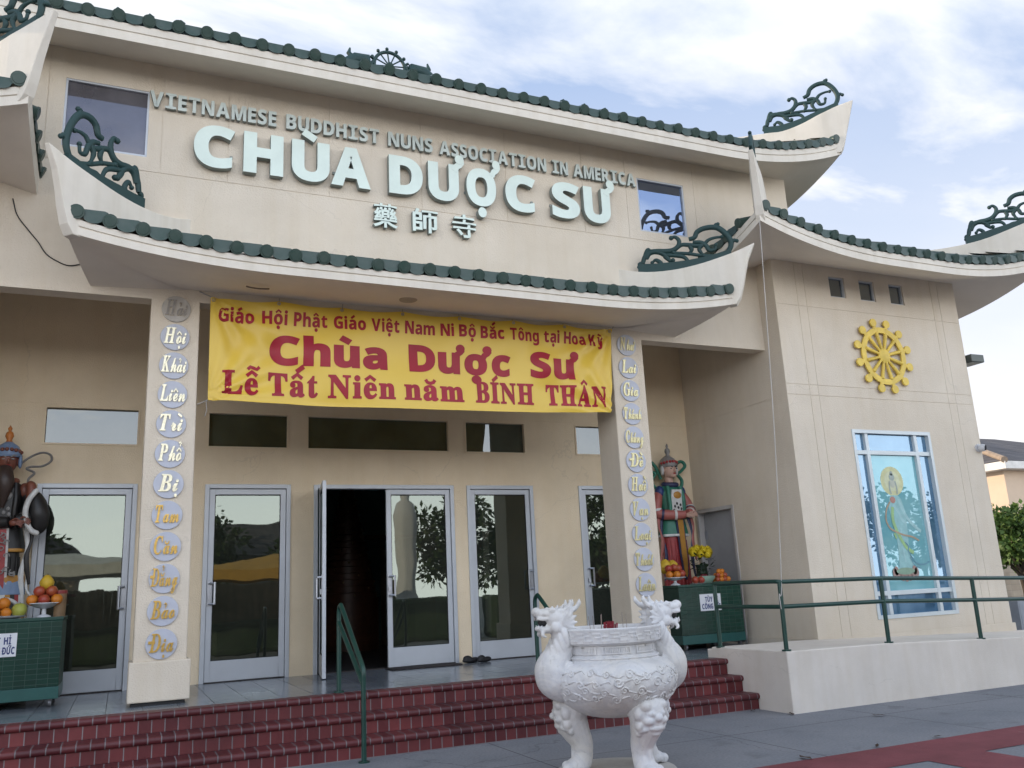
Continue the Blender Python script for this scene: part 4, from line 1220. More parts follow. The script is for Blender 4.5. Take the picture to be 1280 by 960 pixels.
# word plaques on the pillars
LW = ['Hải', 'Hội', 'Khải', 'Liên', 'Trì', 'Phổ', 'Bị', 'Tam', 'Căn', 'Đẳng', 'Bảo', 'Địa']
RW = ['Như', 'Lai', 'Gia', 'Thánh', 'Chúng', 'Đề', 'Huề', 'Vạn', 'Loại', 'Thoát', 'Luân']
pf = mat('gold_letter_pale_reflection', (.86, .80, .58), .3, .12, 25, .15, 40, metal=.35)  # whitish reflection on the upper left words painted into the gold
gl_low = mat('gold_letter_warm_reflection', (.70, .44, .11), .32, .15, 25, .15, 40, metal=.5)  # warmer reflection on the lower left words, painted as letter colour
ol_gold = mat('gold_letter_olive_reflection', (.66, .60, .34), .32, .15, 25, .15, 40, metal=.45)  # olive reflection on the right pillar words, painted as letter colour
def plaque(word, cx, cz, pillar, worn=False, lm=None):
    n = 36
    mb_ = MB()
    mb_.prism([(cx + .141 * math.cos(2 * PI * k / n), cz + .141 * math.sin(2 * PI * k / n)) for k in range(n)], lambda a, b, d: (a, d, b), SW - .02, SW - .003)
    lab = ('worn beige' if worn else 'round blue grey') + ' plaque with the gold word "%s" on the %s pillar' % (word, pillar)
    if worn: lab = 'worn beige round plaque with a faded word, topmost on the %s pillar' % pillar
    o_ = thing('word_plaque', lab, 'plaque', (cx, SW, cz), 'word plaques on the pillars')
    disc = mb_.build('disc', plaque_old if worn else plaque_m, o_, bevel=.004)
    cap = .168 if len(word) < 5 else .15
    lw = {2: .185, 3: .215, 4: .24, 5: .25}[len(word)]
    lt = MB()
    for c, ps in layout(word, 'script', cap, cx - lw / 2, cx + lw / 2, gap=.02, off=.012):
        extrude_letter(lt, ps, lambda x, z, d: (x, SW + d, z + cz - .07), -.034, -.0195)
    lt.build('lettering', [worn_letter if worn else (lm or pf), gold], o_)
for i, w_ in enumerate(LW):
    plaque(w_, .380, 4.40 - i * .3037, 'left', i == 0, gl_low if i >= 7 else None)
for i, w_ in enumerate(RW):
    plaque(w_, 5.812, 4.403 - i * .3018, 'right', False, ol_gold)

# banner
steel_m = mat('eyelet_metal', (.5, .5, .5), .35, metal=.8)
BY = 9.115
def bwave(x, z):
    u = (x - .712) / 4.87; v = (z - 3.45) / 1.12
    d = .024 * math.sin(u * 15 + v * 4.5 + 1.5 * math.sin(u * 5)) * (.35 + .65 * (1 - v)) + .012 * math.sin(u * 37 - v * 7 + 2 * math.sin(u * 9)) * (.3 + .7 * v)
    for (cu, cv, sx) in ((0, 1, 1), (1, 1, -1), (0, 0, 1), (1, 0, -1)):
        du = (u - cu) * sx; dvv = abs(v - cv)
        r = math.hypot(du * 4.8, dvv * 1.1)
        ang = math.atan2(dvv * 1.1, du * 4.8 + 1e-6)
        d += .020 * math.sin(ang * 15) * math.exp(-r * .9)
    d += .03 * math.sin(PI * u) * (1 - v) * .6
    return BY - d
def bedge(u, v):
    """corner-fitted sheet: u, v in 0..1 -> x, z"""
    xa = .716 + (.712 - .716) * v; xb = 5.47 + (5.586 - 5.47) * v
    zb = 3.434 + (3.49 - 3.434) * u - .035 * math.sin(PI * u); zt = 4.555 + (4.592 - 4.555) * u - .026 * abs(math.sin(u * PI * 7))
    return xa + (xb - xa) * u, zb + (zt - zb) * v
mb = MB(); nu, nv = 160, 40
mb.v = []
for dd in (0, .003):
    for j in range(nv + 1):
        for i in range(nu + 1):
            x, z = bedge(i / nu, j / nv)
            mb.v.append((x, bwave(x, z) + dd, z))
W_ = nu + 1; NN = W_ * (nv + 1)
for j in range(nv):
    for i in range(nu):
        a = j * W_ + i
        mb.f.append([a, a + 1, a + W_ + 1, a + W_]); mb.f.append([a + NN + 1, a + NN, a + NN + W_, a + NN + W_ + 1]); mb.mi += [0, 0]
bn = thing('banner', 'yellow vinyl banner with red lettering hung under the canopy between the pillars', 'banner', (3.1, 9.12, 3.45))
mb.build('cloth', banner_material(), bn, smooth=180)
def banner_text(words_, sty, zl, zr, cap, off, gap=.10, serif_i=False):
    for wd, a, b in words_:
        mb_ = MB()
        for c, lay_, vs, fs in [(c, q_, v_, f_) for c, ps in layout(wd, sty, cap, a, b, gap=gap, off=off, serif_i=serif_i) for q_, (v_, f_) in enumerate(ps)]:
            bm = bmesh.new()
            bv = [bm.verts.new((x, 0, y)) for x, y in vs]
            for f in fs:
                if len(set(f)) > 2:
                    try: bm.faces.new([bv[i] for i in f])
                    except ValueError: pass
            bmesh.ops.triangulate(bm, faces=bm.faces)
            for _ in range(3):
                le = [e for e in bm.edges if e.calc_length() > .055]
                if not le: break
                bmesh.ops.subdivide_edges(bm, edges=le, cuts=1)
                bmesh.ops.triangulate(bm, faces=[f for f in bm.faces if len(f.verts) > 3])
            o = len(mb_.v)
            bm.verts.index_update()
            for v in bm.verts:
                u = (v.co.x - .8) / 4.6
                z = v.co.z + zl + (zr - zl) * u
                mb_.v.append((v.co.x, bwave(v.co.x, z) - .004 - .0008 * lay_, z))
            for f in bm.faces:
                mb_.f.append([q.index + o for q in f.verts]); mb_.mi.append(0)
            bm.free()
        mb_.build('lettering', banner_red, bn)
banner_text([('Giáo', .793, 1.159), ('Hội', 1.238, 1.503), ('Phật', 1.572, 1.937), ('Giáo', 2.008, 2.37), ('Việt', 2.434, 2.761), ('Nam', 2.828, 3.192), ('Ni', 3.26, 3.423), ('Bộ', 3.483, 3.696), ('Bắc', 3.758, 4.059), ('Tông', 4.133, 4.53), ('tại', 4.596, 4.805), ('Hoa', 4.869, 5.19), ('Kỳ', 5.242, 5.444)], 'sans', 4.292, 4.35, .148, .018)
banner_text([('Chùa', 1.323, 2.613), ('Dược', 2.869, 4.134), ('Sư', 4.387, 5.017)], 'sans', 3.862, 3.898, .312, .035, gap=.07)
banner_text([('Lễ', .846, 1.215), ('Tất', 1.313, 1.839), ('Niên', 1.945, 2.692), ('năm', 2.794, 3.518), ('BÍNH', 3.66, 4.42), ('THÂN', 4.59, 5.414)], 'serif', 3.508, 3.562, .25, .026, gap=.06)
for k in range(8):
    u_ = min(.994, max(.006, k / 7)); x_, z_ = bedge(u_, .972)
    em = MB(); em.tube([(x_ + .014 * math.cos(2 * PI * j / 12), bwave(x_, z_) - .006, z_ + .014 * math.sin(2 * PI * j / 12)) for j in range(13)], .005, n=6, cap=False)
    em.build('eyelet', steel_m, bn, smooth=60)
rp = MB()
for k in range(1, 7):
    x_, z_ = bedge(k / 7, .975)
    rp.tube([(x_, BY - .004, z_), (x_ + .02, SW - .006, 4.62)], .004, n=5)
for (x, z, x2, z2) in ((.712, 4.552, .60, 4.62), (5.584, 4.59, 5.66, 4.66), (.716, 3.437, .62, 3.40)):
    rp.tube([(x, BY, z), (x2, SW - .002, z2)], .006, n=6)
rp.build('tie_cord', mat('grey_cord', (.35, .33, .3), .8), bn)
cm_ = MB()
sp_ = spline([(.716, 9.1, 3.437), (.70, 9.08, 3.41), (.705, 9.08, 3.32), (.69, 9.09, 3.26)], 4); cm_.tube(sp_, .004, n=5)
cm_.build('cord_end', mat('grey_cord', (.35, .33, .3), .8), bn)

# dharma wheel on the wing
wh = thing('dharma_wheel', 'yellow twelve-spoked wheel with round knobs on the wing wall', 'wheel emblem', (9.927, WF, 4.436))
wc = Vector((9.927, WF, 4.436)); RZ_ = 1.0
def wp(r, a, d): return (wc.x + r * math.cos(a) * .985, WF + d, wc.z + r * math.sin(a))
mb = MB(); n = 72
ri, ro = .345, .430
for k in range(n):
    a0, a1 = 2 * PI * k / n, 2 * PI * (k + 1) / n
    for (ra, rb, da, db) in ((ri, ri, -.03, -.052), (ri, (ri + ro) / 2, -.052, -.058), ((ri + ro) / 2, ro, -.058, -.052), (ro, ro, -.052, -.03), (ro, ri, -.03, -.03)):
        mb.add([wp(ra, a0, da), wp(ra, a1, da), wp(rb, a1, db), wp(rb, a0, db)], [(0, 1, 2, 3)])
mb.build('rim', gold_paint, wh, smooth=35)
for k in range(12):
    a = 2 * PI * k / 12 + R_(14)
    mb = MB()
    L_ = []
    rr = []
    for q in range(19):
        t = q / 18
        r = .09 + (.36 - .09) * t
        L_.append(wp(r, a, -.044)); rr.append(.016 + .009 * math.sin(t * PI * 7) ** 2 + .009 * t)
    mb.tube(L_, rr, n=8); mb.build('spoke', gold_paint, wh, smooth=60)
    mb = MB()
    kk = 18
    mb.tube([wp(.41, a, -.042), wp(.475, a, -.042)], [.036, .032], n=10, flat=.45, axis=(0, 1, 0))
    mb.prism([(wp(.507, a, 0)[0] + .062 * math.cos(2 * PI * j / kk), wp(.507, a, 0)[2] + .062 * math.sin(2 * PI * j / kk)) for j in range(kk)], lambda x, z, d: (x, WF + d, z), -.058, -.03)
    mb.build('knob', gold_paint, wh, bevel=.007)
mb = MB(); mb.lathe([(.0, -.03), (.105, -.03), (.108, -.058), (.08, -.072), (.0, -.078)], n=28)
mb.v = [(wc.x + x, WF + z, wc.z + y) for x, y, z in mb.v]
mb.build('hub', gold_paint, wh, smooth=35)
mb = MB()
for k in range(4):
    a = PI / 4 + k * PI / 2
    mb.tube([wp(.36, a, -.035), wp(.36, a, .003)], .012, n=6)
mb.build('wall_anchor', gold_paint, wh)

# ================================================================== RAILINGS
def rail_thing(name, label, loc, posts, rails, r=.022):
    t = thing(name, label, 'railing', loc, 'green pipe railings')
    for p in posts:
        mb_ = MB(); mb_.tube(p, r * 1.05, n=12)
        b0 = p[0]
        mb_.tube([(b0[0], b0[1], b0[2] - .002), (b0[0], b0[1], b0[2] + .012)], .05, n=12)
        mb_.build('post', green_rail, t, smooth=40)
    for q in rails:
        mb_ = MB(); mb_.tube(q, r, n=12); mb_.build('rail', green_rail, t, smooth=40)
    return t
def stair_rail(x, label):
    up_, lo = (x, 8.80, FL), (x + .02, 7.923, 0)
    posts = [[up_, (x, 8.80, 1.24)], [lo, (x + .02, 7.923, .69)]]
    top = spline([(x, 8.80, 1.20), (x, 8.79, 1.29), (x + .002, 8.74, 1.325), (x + .005, 8.66, 1.29), (x + .015, 8.10, .90), (x + .018, 7.97, .81), (x + .02, 7.925, .76), (x + .02, 7.923, .68), (x + .02, 7.95, .655), (x + .018, 8.02, .70)], 6)
    low = [(x, 8.80, 1.17), (x + .018, 8.02, .70)]
    return rail_thing('stair_handrail', label, up_, posts, [top, low])
stair_rail(1.99, 'green handrail with two sloping pipes down the steps before the open door')
stair_rail(4.14, 'green handrail down the steps behind the white marble urn')
RY_ = 7.62
zr = lambda x: interp(x, [(6.507, .63), (7.97, .615), (9.46, .56), (11.2, .50), (13.6, .44)])
posts = [[(6.50, 8.75, .626), (6.50, 8.75, 1.35)]]
for x in (6.51, 7.98, 9.465, 10.95, 12.4):
    posts.append([(x, RY_, zr(x)), (x + .01, RY_, zr(x) + .712)])
top = [(6.50, 8.75, 1.36)] + spline([(6.50, 8.0, 1.355), (6.50, 7.68, 1.35), (6.515, 7.625, 1.345), (6.58, 7.62, 1.343)], 4) + [(x, RY_, zr(x) + .712) for x in (7.98, 9.465, 10.95, 12.4, 13.5)]
low = [(6.50, 8.75, 1.09), (6.505, 7.64, 1.083), (6.53, 7.62, 1.083)] + [(x, RY_, zr(x) + .455) for x in (7.98, 9.465, 10.95, 12.4, 13.5)]
rail_thing('ramp_railing', 'long green two-pipe railing along the top of the cream ramp wall', (6.5, 7.62, .63), posts, [top, low], r=.0235)

# ================================================================== ALTAR TABLES
skin_m = mat('painted_skin', (.56, .36, .28), .5, .06, 6)
paper = mat('paper_white', (.72, .73, .76), .75, .04, 6)
ink = mat('blue_ink', (.02, .035, .15), .6, .05)
steel = mat('caster_metal', (.18, .18, .19), .4, .1, metal=.6)
table_trim = mat('altar_trim_green', (.02, .10, .09), .35, .12, 6, spec=.5)
altar_top = mat('altar_top_green', (.012, .06, .045), .3, .1, 6, spec=.5)
def altar(x0, x1, y0, y1, label, sx0, sx1):
    t = thing('altar_table', label, 'table', ((x0 + x1) / 2, y0, FL), 'green tiled altar tables on the porch')
    mb_ = MB(); mb_.box(x0, x1, y0, y1, .70, 1.325); mb_.build('cabinet', altar_tile, t, bevel=.004)
    mb_ = MB(); mb_.box(x0 - .008, x1 + .008, y0 - .008, y1 + .008, 1.326, 1.36); mb_.build('tabletop', altar_top, t, bevel=.006)
    mb_ = MB(); mb_.box(x0 - .004, x1 + .004, y0 - .004, y1 + .004, .585, .699); mb_.build('skirting', table_trim, t, bevel=.004)
    for cx_ in (x0 + .07, x1 - .07):
        for cy_ in (y0 + .05, y1 - .05):
            mb_ = MB(); mb_.tube([(cx_ - .012, cy_, FL + .036), (cx_ + .012, cy_, FL + .036)], .035, n=12)
            mb_.box(cx_ - .016, cx_ + .016, cy_ - .02, cy_ + .02, FL + .06, .584)
            mb_.build('caster', steel, t, smooth=40)
    pp = thing('paper_sign', label.split(' with ')[0].replace('green tiled altar table', 'white donation notice in blue letters taped on the front of the altar table') , 'sign', (sx0, y0, 1.0))
    mb_ = MB(); mb_.box(sx0, sx1, y0 - .006, y0 - .003, 1.005, 1.225); mb_.build('sheet', paper, pp)
    w_ = sx1 - sx0
    for wd, a, b, z in (('TÙY', .24, .60, 1.122), ('HỈ', .68, .86, 1.122), ('CÔNG', .08, .60, 1.03), ('ĐỨC', .66, .96, 1.03)):
        mb_ = MB()
        for c, ps in layout(wd, 'sans', .066, sx0 + a * w_, sx0 + b * w_, gap=.09, off=.02):
            extrude_letter(mb_, ps, lambda x, zz, d: (x, y0 + d, zz + z), -.0075, -.0055)
        mb_.build('lettering', ink, pp)
    return t
altar(6.84, 7.865, 10.0, 10.72, 'green tiled altar table with fruit and flowers beside the grey side door', 7.165, 7.51)
altar(-1.62, -.508, 9.95, 10.67, 'green tiled altar table with fruit bowls in front of the dark guardian', -1.24, -.895)
for o in list(COL.objects):
    if o.name.startswith('paper_sign'):
        o['label'] = 'white paper notice in blue capitals on the altar table ' + ('beside the side door' if o.location.x > 3 else 'before the dark guardian')

# fruit, bowls, flowers
orange_m = mat('orange_peel', (.62, .20, .015), .45, .08, 20, .3, 180)
apple_m = mat('red_apple', (.30, .022, .022), .35, .2, 9, col2=(.36, .10, .03))
yellow_m = mat('yellow_pomelo', (.62, .40, .03), .5, .12, 12, .25, 150)
greeny_m = mat('green_pear', (.38, .40, .07), .5, .12, 10, .2, 120)
stem_m = mat('fruit_stem', (.05, .035, .015), .8)
china = mat('white_china', (.62, .64, .68), .25, .04, 5, spec=.6)
celadon = mat('celadon_bowl', (.30, .45, .36), .35, .08, 6, spec=.5)
def fruit(name, c, r, mm, label, group, tall=1.0):
    mb_ = MB()
    def f(rr, a, z): return rr * (1 + .03 * math.sin(3 * a + c[0] * 29) + .02 * math.sin(2 * a + c[1] * 31 + z * 40))
    pr = [(0.0, -1.0 * tall)]
    for k in range(1, 12):
        th = PI * k / 12
        zz = -math.cos(th) * tall
        rr = math.sin(th) * (1 if tall <= 1 else (1 - .28 * max(0, zz)))
        if k == 11: zz -= .02
        pr.append((rr, zz))
    pr.append((.02, tall * .90))
    mb_.lathe([(a * r, b * r) for a, b in pr], c, n=16, fn=f)
    o_ = mb_.build(name, mm, None, smooth=180)
    st_ = MB(); st_.tube([(c[0], c[1], c[2] + r * tall * .88), (c[0] + .003, c[1], c[2] + r * tall * 1.05)], .004, n=5)
    st_.build('stem', stem_m, o_)
    # origin at the fruit
    tag(o_, label, 'fruit', group)
    return o_
def footed_bowl(x, y, z, r, h, label, mm):
    mb_ = MB(); mb_.lathe([(r * .45, 0), (r * .42, .012), (r * .14, .03), (r * .13, h * .6), (r * .5, h * .72), (r, h), (r * .98, h + .006), (r * .5, h * .78), (0, h * .74)], (x, y, z), n=28)
    o_ = mb_.build('footed_bowl', mm, None, smooth=50)
    return tag(o_, label, 'bowl', 'fruit dishes on the altar tables')
TZ = 1.36
# right altar: bowl of fruit in front of the guardian, plate of tangerines, lotus bowl, bouquet
footed_bowl(6.95, 10.22, TZ, .15, .10, 'white footed bowl holding oranges and apples beside the right pillar', china)
k = 0
for dx, dy, dz, mm, nm in ((-.10, -.02, .14, orange_m, 'orange'), (-.01, -.07, .14, orange_m, 'orange'), (.10, -.03, .15, apple_m, 'apple'), (-.05, .06, .14, apple_m, 'apple'), (.05, .05, .14, orange_m, 'orange'), (0, .0, .235, apple_m, 'apple'), (-.08, .02, .225, apple_m, 'apple'), (.08, .02, .225, apple_m, 'apple')):
    fruit(nm, (6.95 + dx, 10.22 + dy, TZ + dz), .052, mm, '%s %s heaped in the white footed bowl by the right pillar' % ({'orange': 'bright', 'apple': 'dark red'}[nm], nm), 'fruit in the white footed bowl')
for dx, dz, mm in ((-.07, .36, yellow_m), (.05, .345, yellow_m)):
    fruit('pomelo', (6.97 + dx, 10.36, TZ + dz - .10), .095, mm, 'big yellow pomelo behind the footed bowl at the guardian feet', 'yellow pomelos at the guardian feet', 1.1)
mb = MB(); mb.lathe([(.10, 0), (.115, .012), (.06, .008), (0, .008)], (7.28, 10.16, TZ), n=24)
for dx, dy, dz in ((-.06, 0, .05), (.04, -.03, .05), (.04, .06, .05)):
    pass
o = mb.build('flat_dish', china, None, smooth=50); tag(o, 'small white dish with two apples between the footed bowl and the green bowl', 'dish', 'fruit dishes on the altar tables')
for dx in (-.05, .055):
    fruit('apple', (7.28 + dx, 10.15, TZ + .058), .05, apple_m, 'dark red apple on the small dish left of the green bowl', 'apples on the small dish')
mb = MB(); mb.lathe([(.07, 0), (.09, .01), (.135, .07), (.145, .105), (.135, .10), (.08, .03), (0, .025)], (7.44, 10.22, TZ), n=40, fn=lambda r, a, z: r * (1 + .06 * abs(math.sin(a * 5))))
o = mb.build('lotus_bowl', celadon, None, smooth=60); tag(o, 'pale green lotus-petal bowl in front of the yellow flowers', 'bowl')
for dx, dy in ((-.03, 0), (.03, .02)):
    fruit('plum', (7.44 + dx, 10.22 + dy, TZ + .10), .035, mat('plum', (.14, .01, .02), .35), 'small dark plum peeking out of the pale green lotus bowl', 'plums in the lotus bowl')
mb = MB(); mb.lathe([(.09, 0), (.15, .015), (.155, .022), (.09, .014), (0, .012)], (7.70, 10.2, TZ), n=28)
o = mb.build('flat_dish', china, None, smooth=50); tag(o, 'white dish under the pyramid of tangerines right of the flowers', 'dish', 'fruit dishes on the altar tables')
lay = [(a, b, 0) for a in (-.09, -.03, .03, .09) for b in (-.05, .03)] + [(a, b, 1) for a in (-.06, 0, .06) for b in (-.02, .02)][::1] + [(-.025, 0, 2), (.03, 0, 2)]
for i, (a, b, l_) in enumerate(lay):
    fruit('tangerine', (7.70 + a, 10.2 + b, TZ + .052 + l_ * .055), .036, apple_m if i % 4 == 0 else orange_m, ('red plum' if i % 4 == 0 else 'orange tangerine') + ' in the pyramid on the dish right of the flowers', 'pyramid of tangerines')
# bouquet
bq = thing('flower_bouquet', 'bouquet of yellow chrysanthemums in dark foliage on the green altar', 'flowers', (7.54, 10.40, TZ))
mb = MB(); mb.lathe([(.06, 0), (.075, .01), (.085, .12), (.075, .22), (.09, .27), (.08, .27), (.06, .2), (0, .19)], (7.54, 10.40, TZ), n=20)
mb.build('vase', mat('dark_vase', (.012, .03, .02), .3), bq, smooth=50)
leaf_m = mat('flower_leaf', (.018, .05, .014), .6, .2, 20)
mb = MB()
rnd = random.Random(3)
for k in range(150):
    a = rnd.random() * 2 * PI; h = .12 + rnd.random() * .30; r = rnd.random() ** .5 * (.10 + .07 * (h > .2))
    c = Vector((7.54 + r * math.cos(a), 10.40 + r * math.sin(a), TZ + h))
    d = Vector((math.cos(a), math.sin(a), rnd.uniform(-.6, .8))).normalized(); w = d.cross(Vector((0, 0, 1))).normalized() * rnd.uniform(.012, .022)
    l_ = rnd.uniform(.05, .09)
    mb.add([c, c + d * l_ * .5 + w, c + d * l_, c + d * l_ * .5 - w], [(0, 1, 2, 3)])
mb.build('foliage', leaf_m, bq)
petal = mat('chrysanthemum_yellow', (.72, .56, .02), .6, .1, 20)
for (dx, dy, dz) in ((-.14, -.03, .43), (-.07, -.10, .41), (.01, -.07, .45), (.02, -.14, .40), (.10, -.06, .44), (.14, .02, .47), (-.03, .04, .49), (.08, .07, .48), (-.10, .06, .46)):
    mb = MB(); c = Vector((7.54 + dx, 10.40 + dy, TZ + dz))
    for j in range(60):
        th = math.acos(1 - 1.7 * (j + .5) / 60); ph = j * 2.39996
        d = Vector((math.sin(th) * math.cos(ph), math.sin(th) * math.sin(ph), math.cos(th)))
        w = d.cross(Vector((.3, .2, 1))).normalized() * .011; u = d.cross(w).normalized() * .008
        tip = c + d * .064
        mb.add([c + d * .03 - w, tip - w * .9 + u, tip + w * .9 + u, c + d * .03 + w], [(0, 1, 2, 3)])
    mb.ell(c, .05, nu=10, nv=7)
    mb.build('flower', petal, bq)
# left altar
footed_bowl(-.70, 10.2, TZ, .155, .135, 'white footed bowl with apples, oranges and a pear at the left altar end', china)
for dx, dy, dz, mm, nm in ((-.11, -.04, .17, orange_m, 'orange'), (.0, -.09, .17, apple_m, 'apple'), (.11, -.04, .17, orange_m, 'orange'), (-.06, .07, .17, apple_m, 'apple'), (.07, .07, .17, apple_m, 'apple'), (-.05, -.03, .255, apple_m, 'apple'), (.06, -.03, .255, apple_m, 'apple'), (0, .05, .25, apple_m, 'apple')):
    fruit(nm, (-.70 + dx, 10.2 + dy, TZ + dz), .055, mm, '%s %s in the footed bowl on the altar before the dark guardian' % ({'orange': 'ripe', 'apple': 'dark red'}[nm], nm), 'fruit in the left footed bowl')
fruit('pear', (-.69, 10.2, TZ + .345), .068, yellow_m, 'yellow pear crowning the footed bowl on the left altar', None or 'pear on top', 1.15)
mb = MB(); mb.lathe([(.10, 0), (.17, .02), (.175, .028), (.10, .018), (0, .015)], (-1.02, 10.12, TZ), n=28)
o = mb.build('flat_dish', china, None, smooth=50); tag(o, 'white plate of oranges in front of the striped guardian skirt', 'dish', 'fruit dishes on the altar tables')
for dx, dy, dz, mm, nm, r in ((-.10, -.03, .07, orange_m, 'orange', .052), (0, -.06, .06, orange_m, 'orange', .048), (-.04, .05, .07, orange_m, 'orange', .052), (-.03, -.01, .15, orange_m, 'orange', .058), (.11, -.02, .08, greeny_m, 'pear', .070)):
    fruit(nm, (-1.02 + dx, 10.12 + dy, TZ + dz), r, mm, ('orange piled on the white plate on the left altar' if nm == 'orange' else 'yellow green pear at the end of the white plate of oranges'), 'fruit on the white plate')
mb = MB(); mb.lathe([(.055, 0), (.06, .26), (.057, .262), (.05, .262), (.048, .1), (0, .1)], (-.56, 10.22, TZ), n=20)
cup = mb.build('incense_cup', mat('wood_incense_cup', (.24, .15, .075), .6, .15, 15), None, smooth=50); tag(cup, 'brown incense cup with a red rim at the end of the left altar', 'cup')
mb = MB(); mb.lathe([(.061, .225), (.0625, .23), (.0625, .255), (.061, .258)], (-.56, 10.22, TZ), n=20); mb.build('rim', mat('red_rim', (.25, .03, .03), .5), cup)

# ================================================================== GUARDIAN STATUES
def guardian(x, y, label, P_, mirror=1):
    """painted guardian against the door wall; local +x is towards the viewer's right"""
    t = thing('guardian_statue', label, 'statue', (x, y, FL))
    Z0 = FL
    def p(a, d, z): return (x + a * mirror, y + d, z)
    HEADP = {'head', 'brow', 'mouth', 'helmet', 'helmet_crest', 'finial', 'ear_guard'}
    def part(name, m_, mb_, sm=60):
        if name in HEADP:
            o_ = Vector(p(0, -.03, Z0 + 2.40))
            mb_.v = [tuple(o_ + (Vector(v) - o_) * 1.17) for v in mb_.v]
        return mb_.build(name, m_, t, smooth=sm)
    # rock and pedestal
    b = MB(); b.lathe([(.36, 0), (.37, .05), (.33, .45), (.36, .62), (.30, .74), (.0, .76)], (x, y + .0, Z0), n=24, sy=.62, fn=lambda r, a, z: r * (1 + .06 * noise.noise((3 * math.cos(a), 3 * math.sin(a), z * 5)))); part('pedestal', mat('rock_grey', (.16, .15, .14), .8, .2, 8, .4, 20), b, 40)
    # body: one continuous robe from hem to neck
    b = MB()
    prof = [(.20, .68), (.215, .72), (.205, .95), (.195, 1.2), (.19, 1.45), (.185, 1.70), (.165, 1.80), (.17, 1.95), (.185, 2.10), (.19, 2.2), (.155, 2.29), (.085, 2.33), (.065, 2.37), (.06, 2.42)]
    def fold(r, a, z):
        k = max(0, 1 - (z - .68) / .95)
        return r * (1 + k * (.06 * math.sin(9 * a + 4 * z) + .03 * math.sin(17 * a)))
    b.lathe(prof, (x, y, Z0), n=48, sy=.66, fn=fold); part('robe', P_['robe'], b)
    b = MB(); b.lathe([(.170, 1.86), (.176, 1.95), (.191, 2.10), (.196, 2.2), (.162, 2.287), (.10, 2.325)], (x, y, Z0), n=40, sy=.68, fn=lambda r, a, z: r * (1 + .02 * math.sin(11 * a))); part('tunic', P_['tunic'], b)
    for sg_ in (-1, 1):
        for k_, (dx_, len_) in enumerate(((.235, 1.0), (.275, .72))):
            b = MB(); b.tube(spline([p(sg_ * (dx_ - .02), -.06, Z0 + 1.92), p(sg_ * (dx_ + .03), -.09, Z0 + 1.92 - len_ * .3), p(sg_ * (dx_ - .01), -.10, Z0 + 1.92 - len_ * .62), p(sg_ * (dx_ + .035), -.08, Z0 + 1.92 - len_)], 6), [.022 + .008 * math.sin(q_ * .6) for q_ in range(19)], n=8, axis=(0, 1, 0), flat=.45); part('ribbon', (P_['trim2'], P_['sleeve'])[k_], b)
    for k_ in range(9):
        a_ = PI + PI * (k_ + .5) / 9
        b = MB(); b.tube([(x + .212 * math.cos(a_), y + .212 * .66 * math.sin(a_), Z0 + .74), (x + .205 * math.cos(a_ + .05), y + .205 * .66 * math.sin(a_ + .05), Z0 + 1.1), (x + .198 * math.cos(a_), y + .198 * .66 * math.sin(a_), Z0 + 1.5)], [.022, .016, .006], n=7); part('robe_fold', P_['robe'], b)
    # lower armour skirt
    b = MB(); b.lathe([(.185, 1.84), (.20, 1.80), (.235, 1.60), (.245, 1.56), (.225, 1.57), (.18, 1.78)], (x, y, Z0), n=40, sy=.68, fn=lambda r, a, z: r * (1 + .05 * math.sin(7 * a) * (1.85 - z) * 3)); part('armour_skirt', P_['skirt'], b)
    b = MB(); b.lathe([(.247, 1.55), (.255, 1.565), (.247, 1.585)], (x, y, Z0), n=40, sy=.68, fn=lambda r, a, z: r * (1 + .04 * math.sin(7 * a) )); part('skirt_hem', P_['trim'], b)
    b = MB(); b.lathe([(.186, 1.80), (.198, 1.82), (.198, 1.87), (.186, 1.89)], (x, y, Z0), n=36, sy=.68); part('belt', P_['belt'], b)
    # hanging apron with border
    def plate(name, m_, pts, d, th):
        b_ = MB(); b_.prism(pts, lambda a, z, dd: p(a, dd, Z0 + z), d - th, d); part(name, m_, b_, 30)
    plate('apron_border', P_['trim2'], [(-.05, 1.80), (.085, 1.80), (.105, 1.2), (.09, .98), (.045, .92), (.0, .99), (-.03, 1.3)], -.150, .02)
    plate('apron', P_['apron'], [(-.025, 1.79), (.065, 1.79), (.082, 1.2), (.068, 1.0), (.045, .955), (.022, 1.01), (-.005, 1.3)], -.168, .014)
    # chest
    plate('chest_panel', P_['chest'], [(-.09, 1.86), (.10, 1.86), (.12, 2.05), (.10, 2.24), (-.07, 2.24), (-.105, 2.05)], -.135, .025)
    b = MB()
    for aa, zz in ((-.04, 2.02), (.02, 2.0), (.06, 2.04), (-.06, 1.96), (.04, 1.93), (0, 2.06), (-.02, 1.94), (.07, 1.98)):
        b.ell(p(aa, -.162, Z0 + zz - .03), (.018, .006, .022), nu=8, nv=6)
    part('chest_pattern', P_['mark'], b)
    b = MB(); b.ell(p(.02, -.15, Z0 + 2.155), (.075, .028, .058)); part('chest_boss', P_['boss'], b)
    for sg_ in (-1, 1):
        b = MB()
        pts = spline([p(sg_ * .11, -.11, Z0 + 2.29), p(sg_ * .125, -.15, Z0 + 2.12), p(sg_ * .12, -.15, Z0 + 1.95), p(sg_ * .14, -.13, Z0 + 1.80)], 5)
        b.tube(pts, .032, n=8); part('lapel', P_['lapel'], b)
    # collar
    b = MB(); b.tube([p(.10 * math.cos(q), -.02 + .085 * math.sin(q), Z0 + 2.325 + .012 * math.sin(q)) for q in [2 * PI * k_ / 20 for k_ in range(21)]], .04, n=8, cap=False); part('collar', P_['collar'], b)
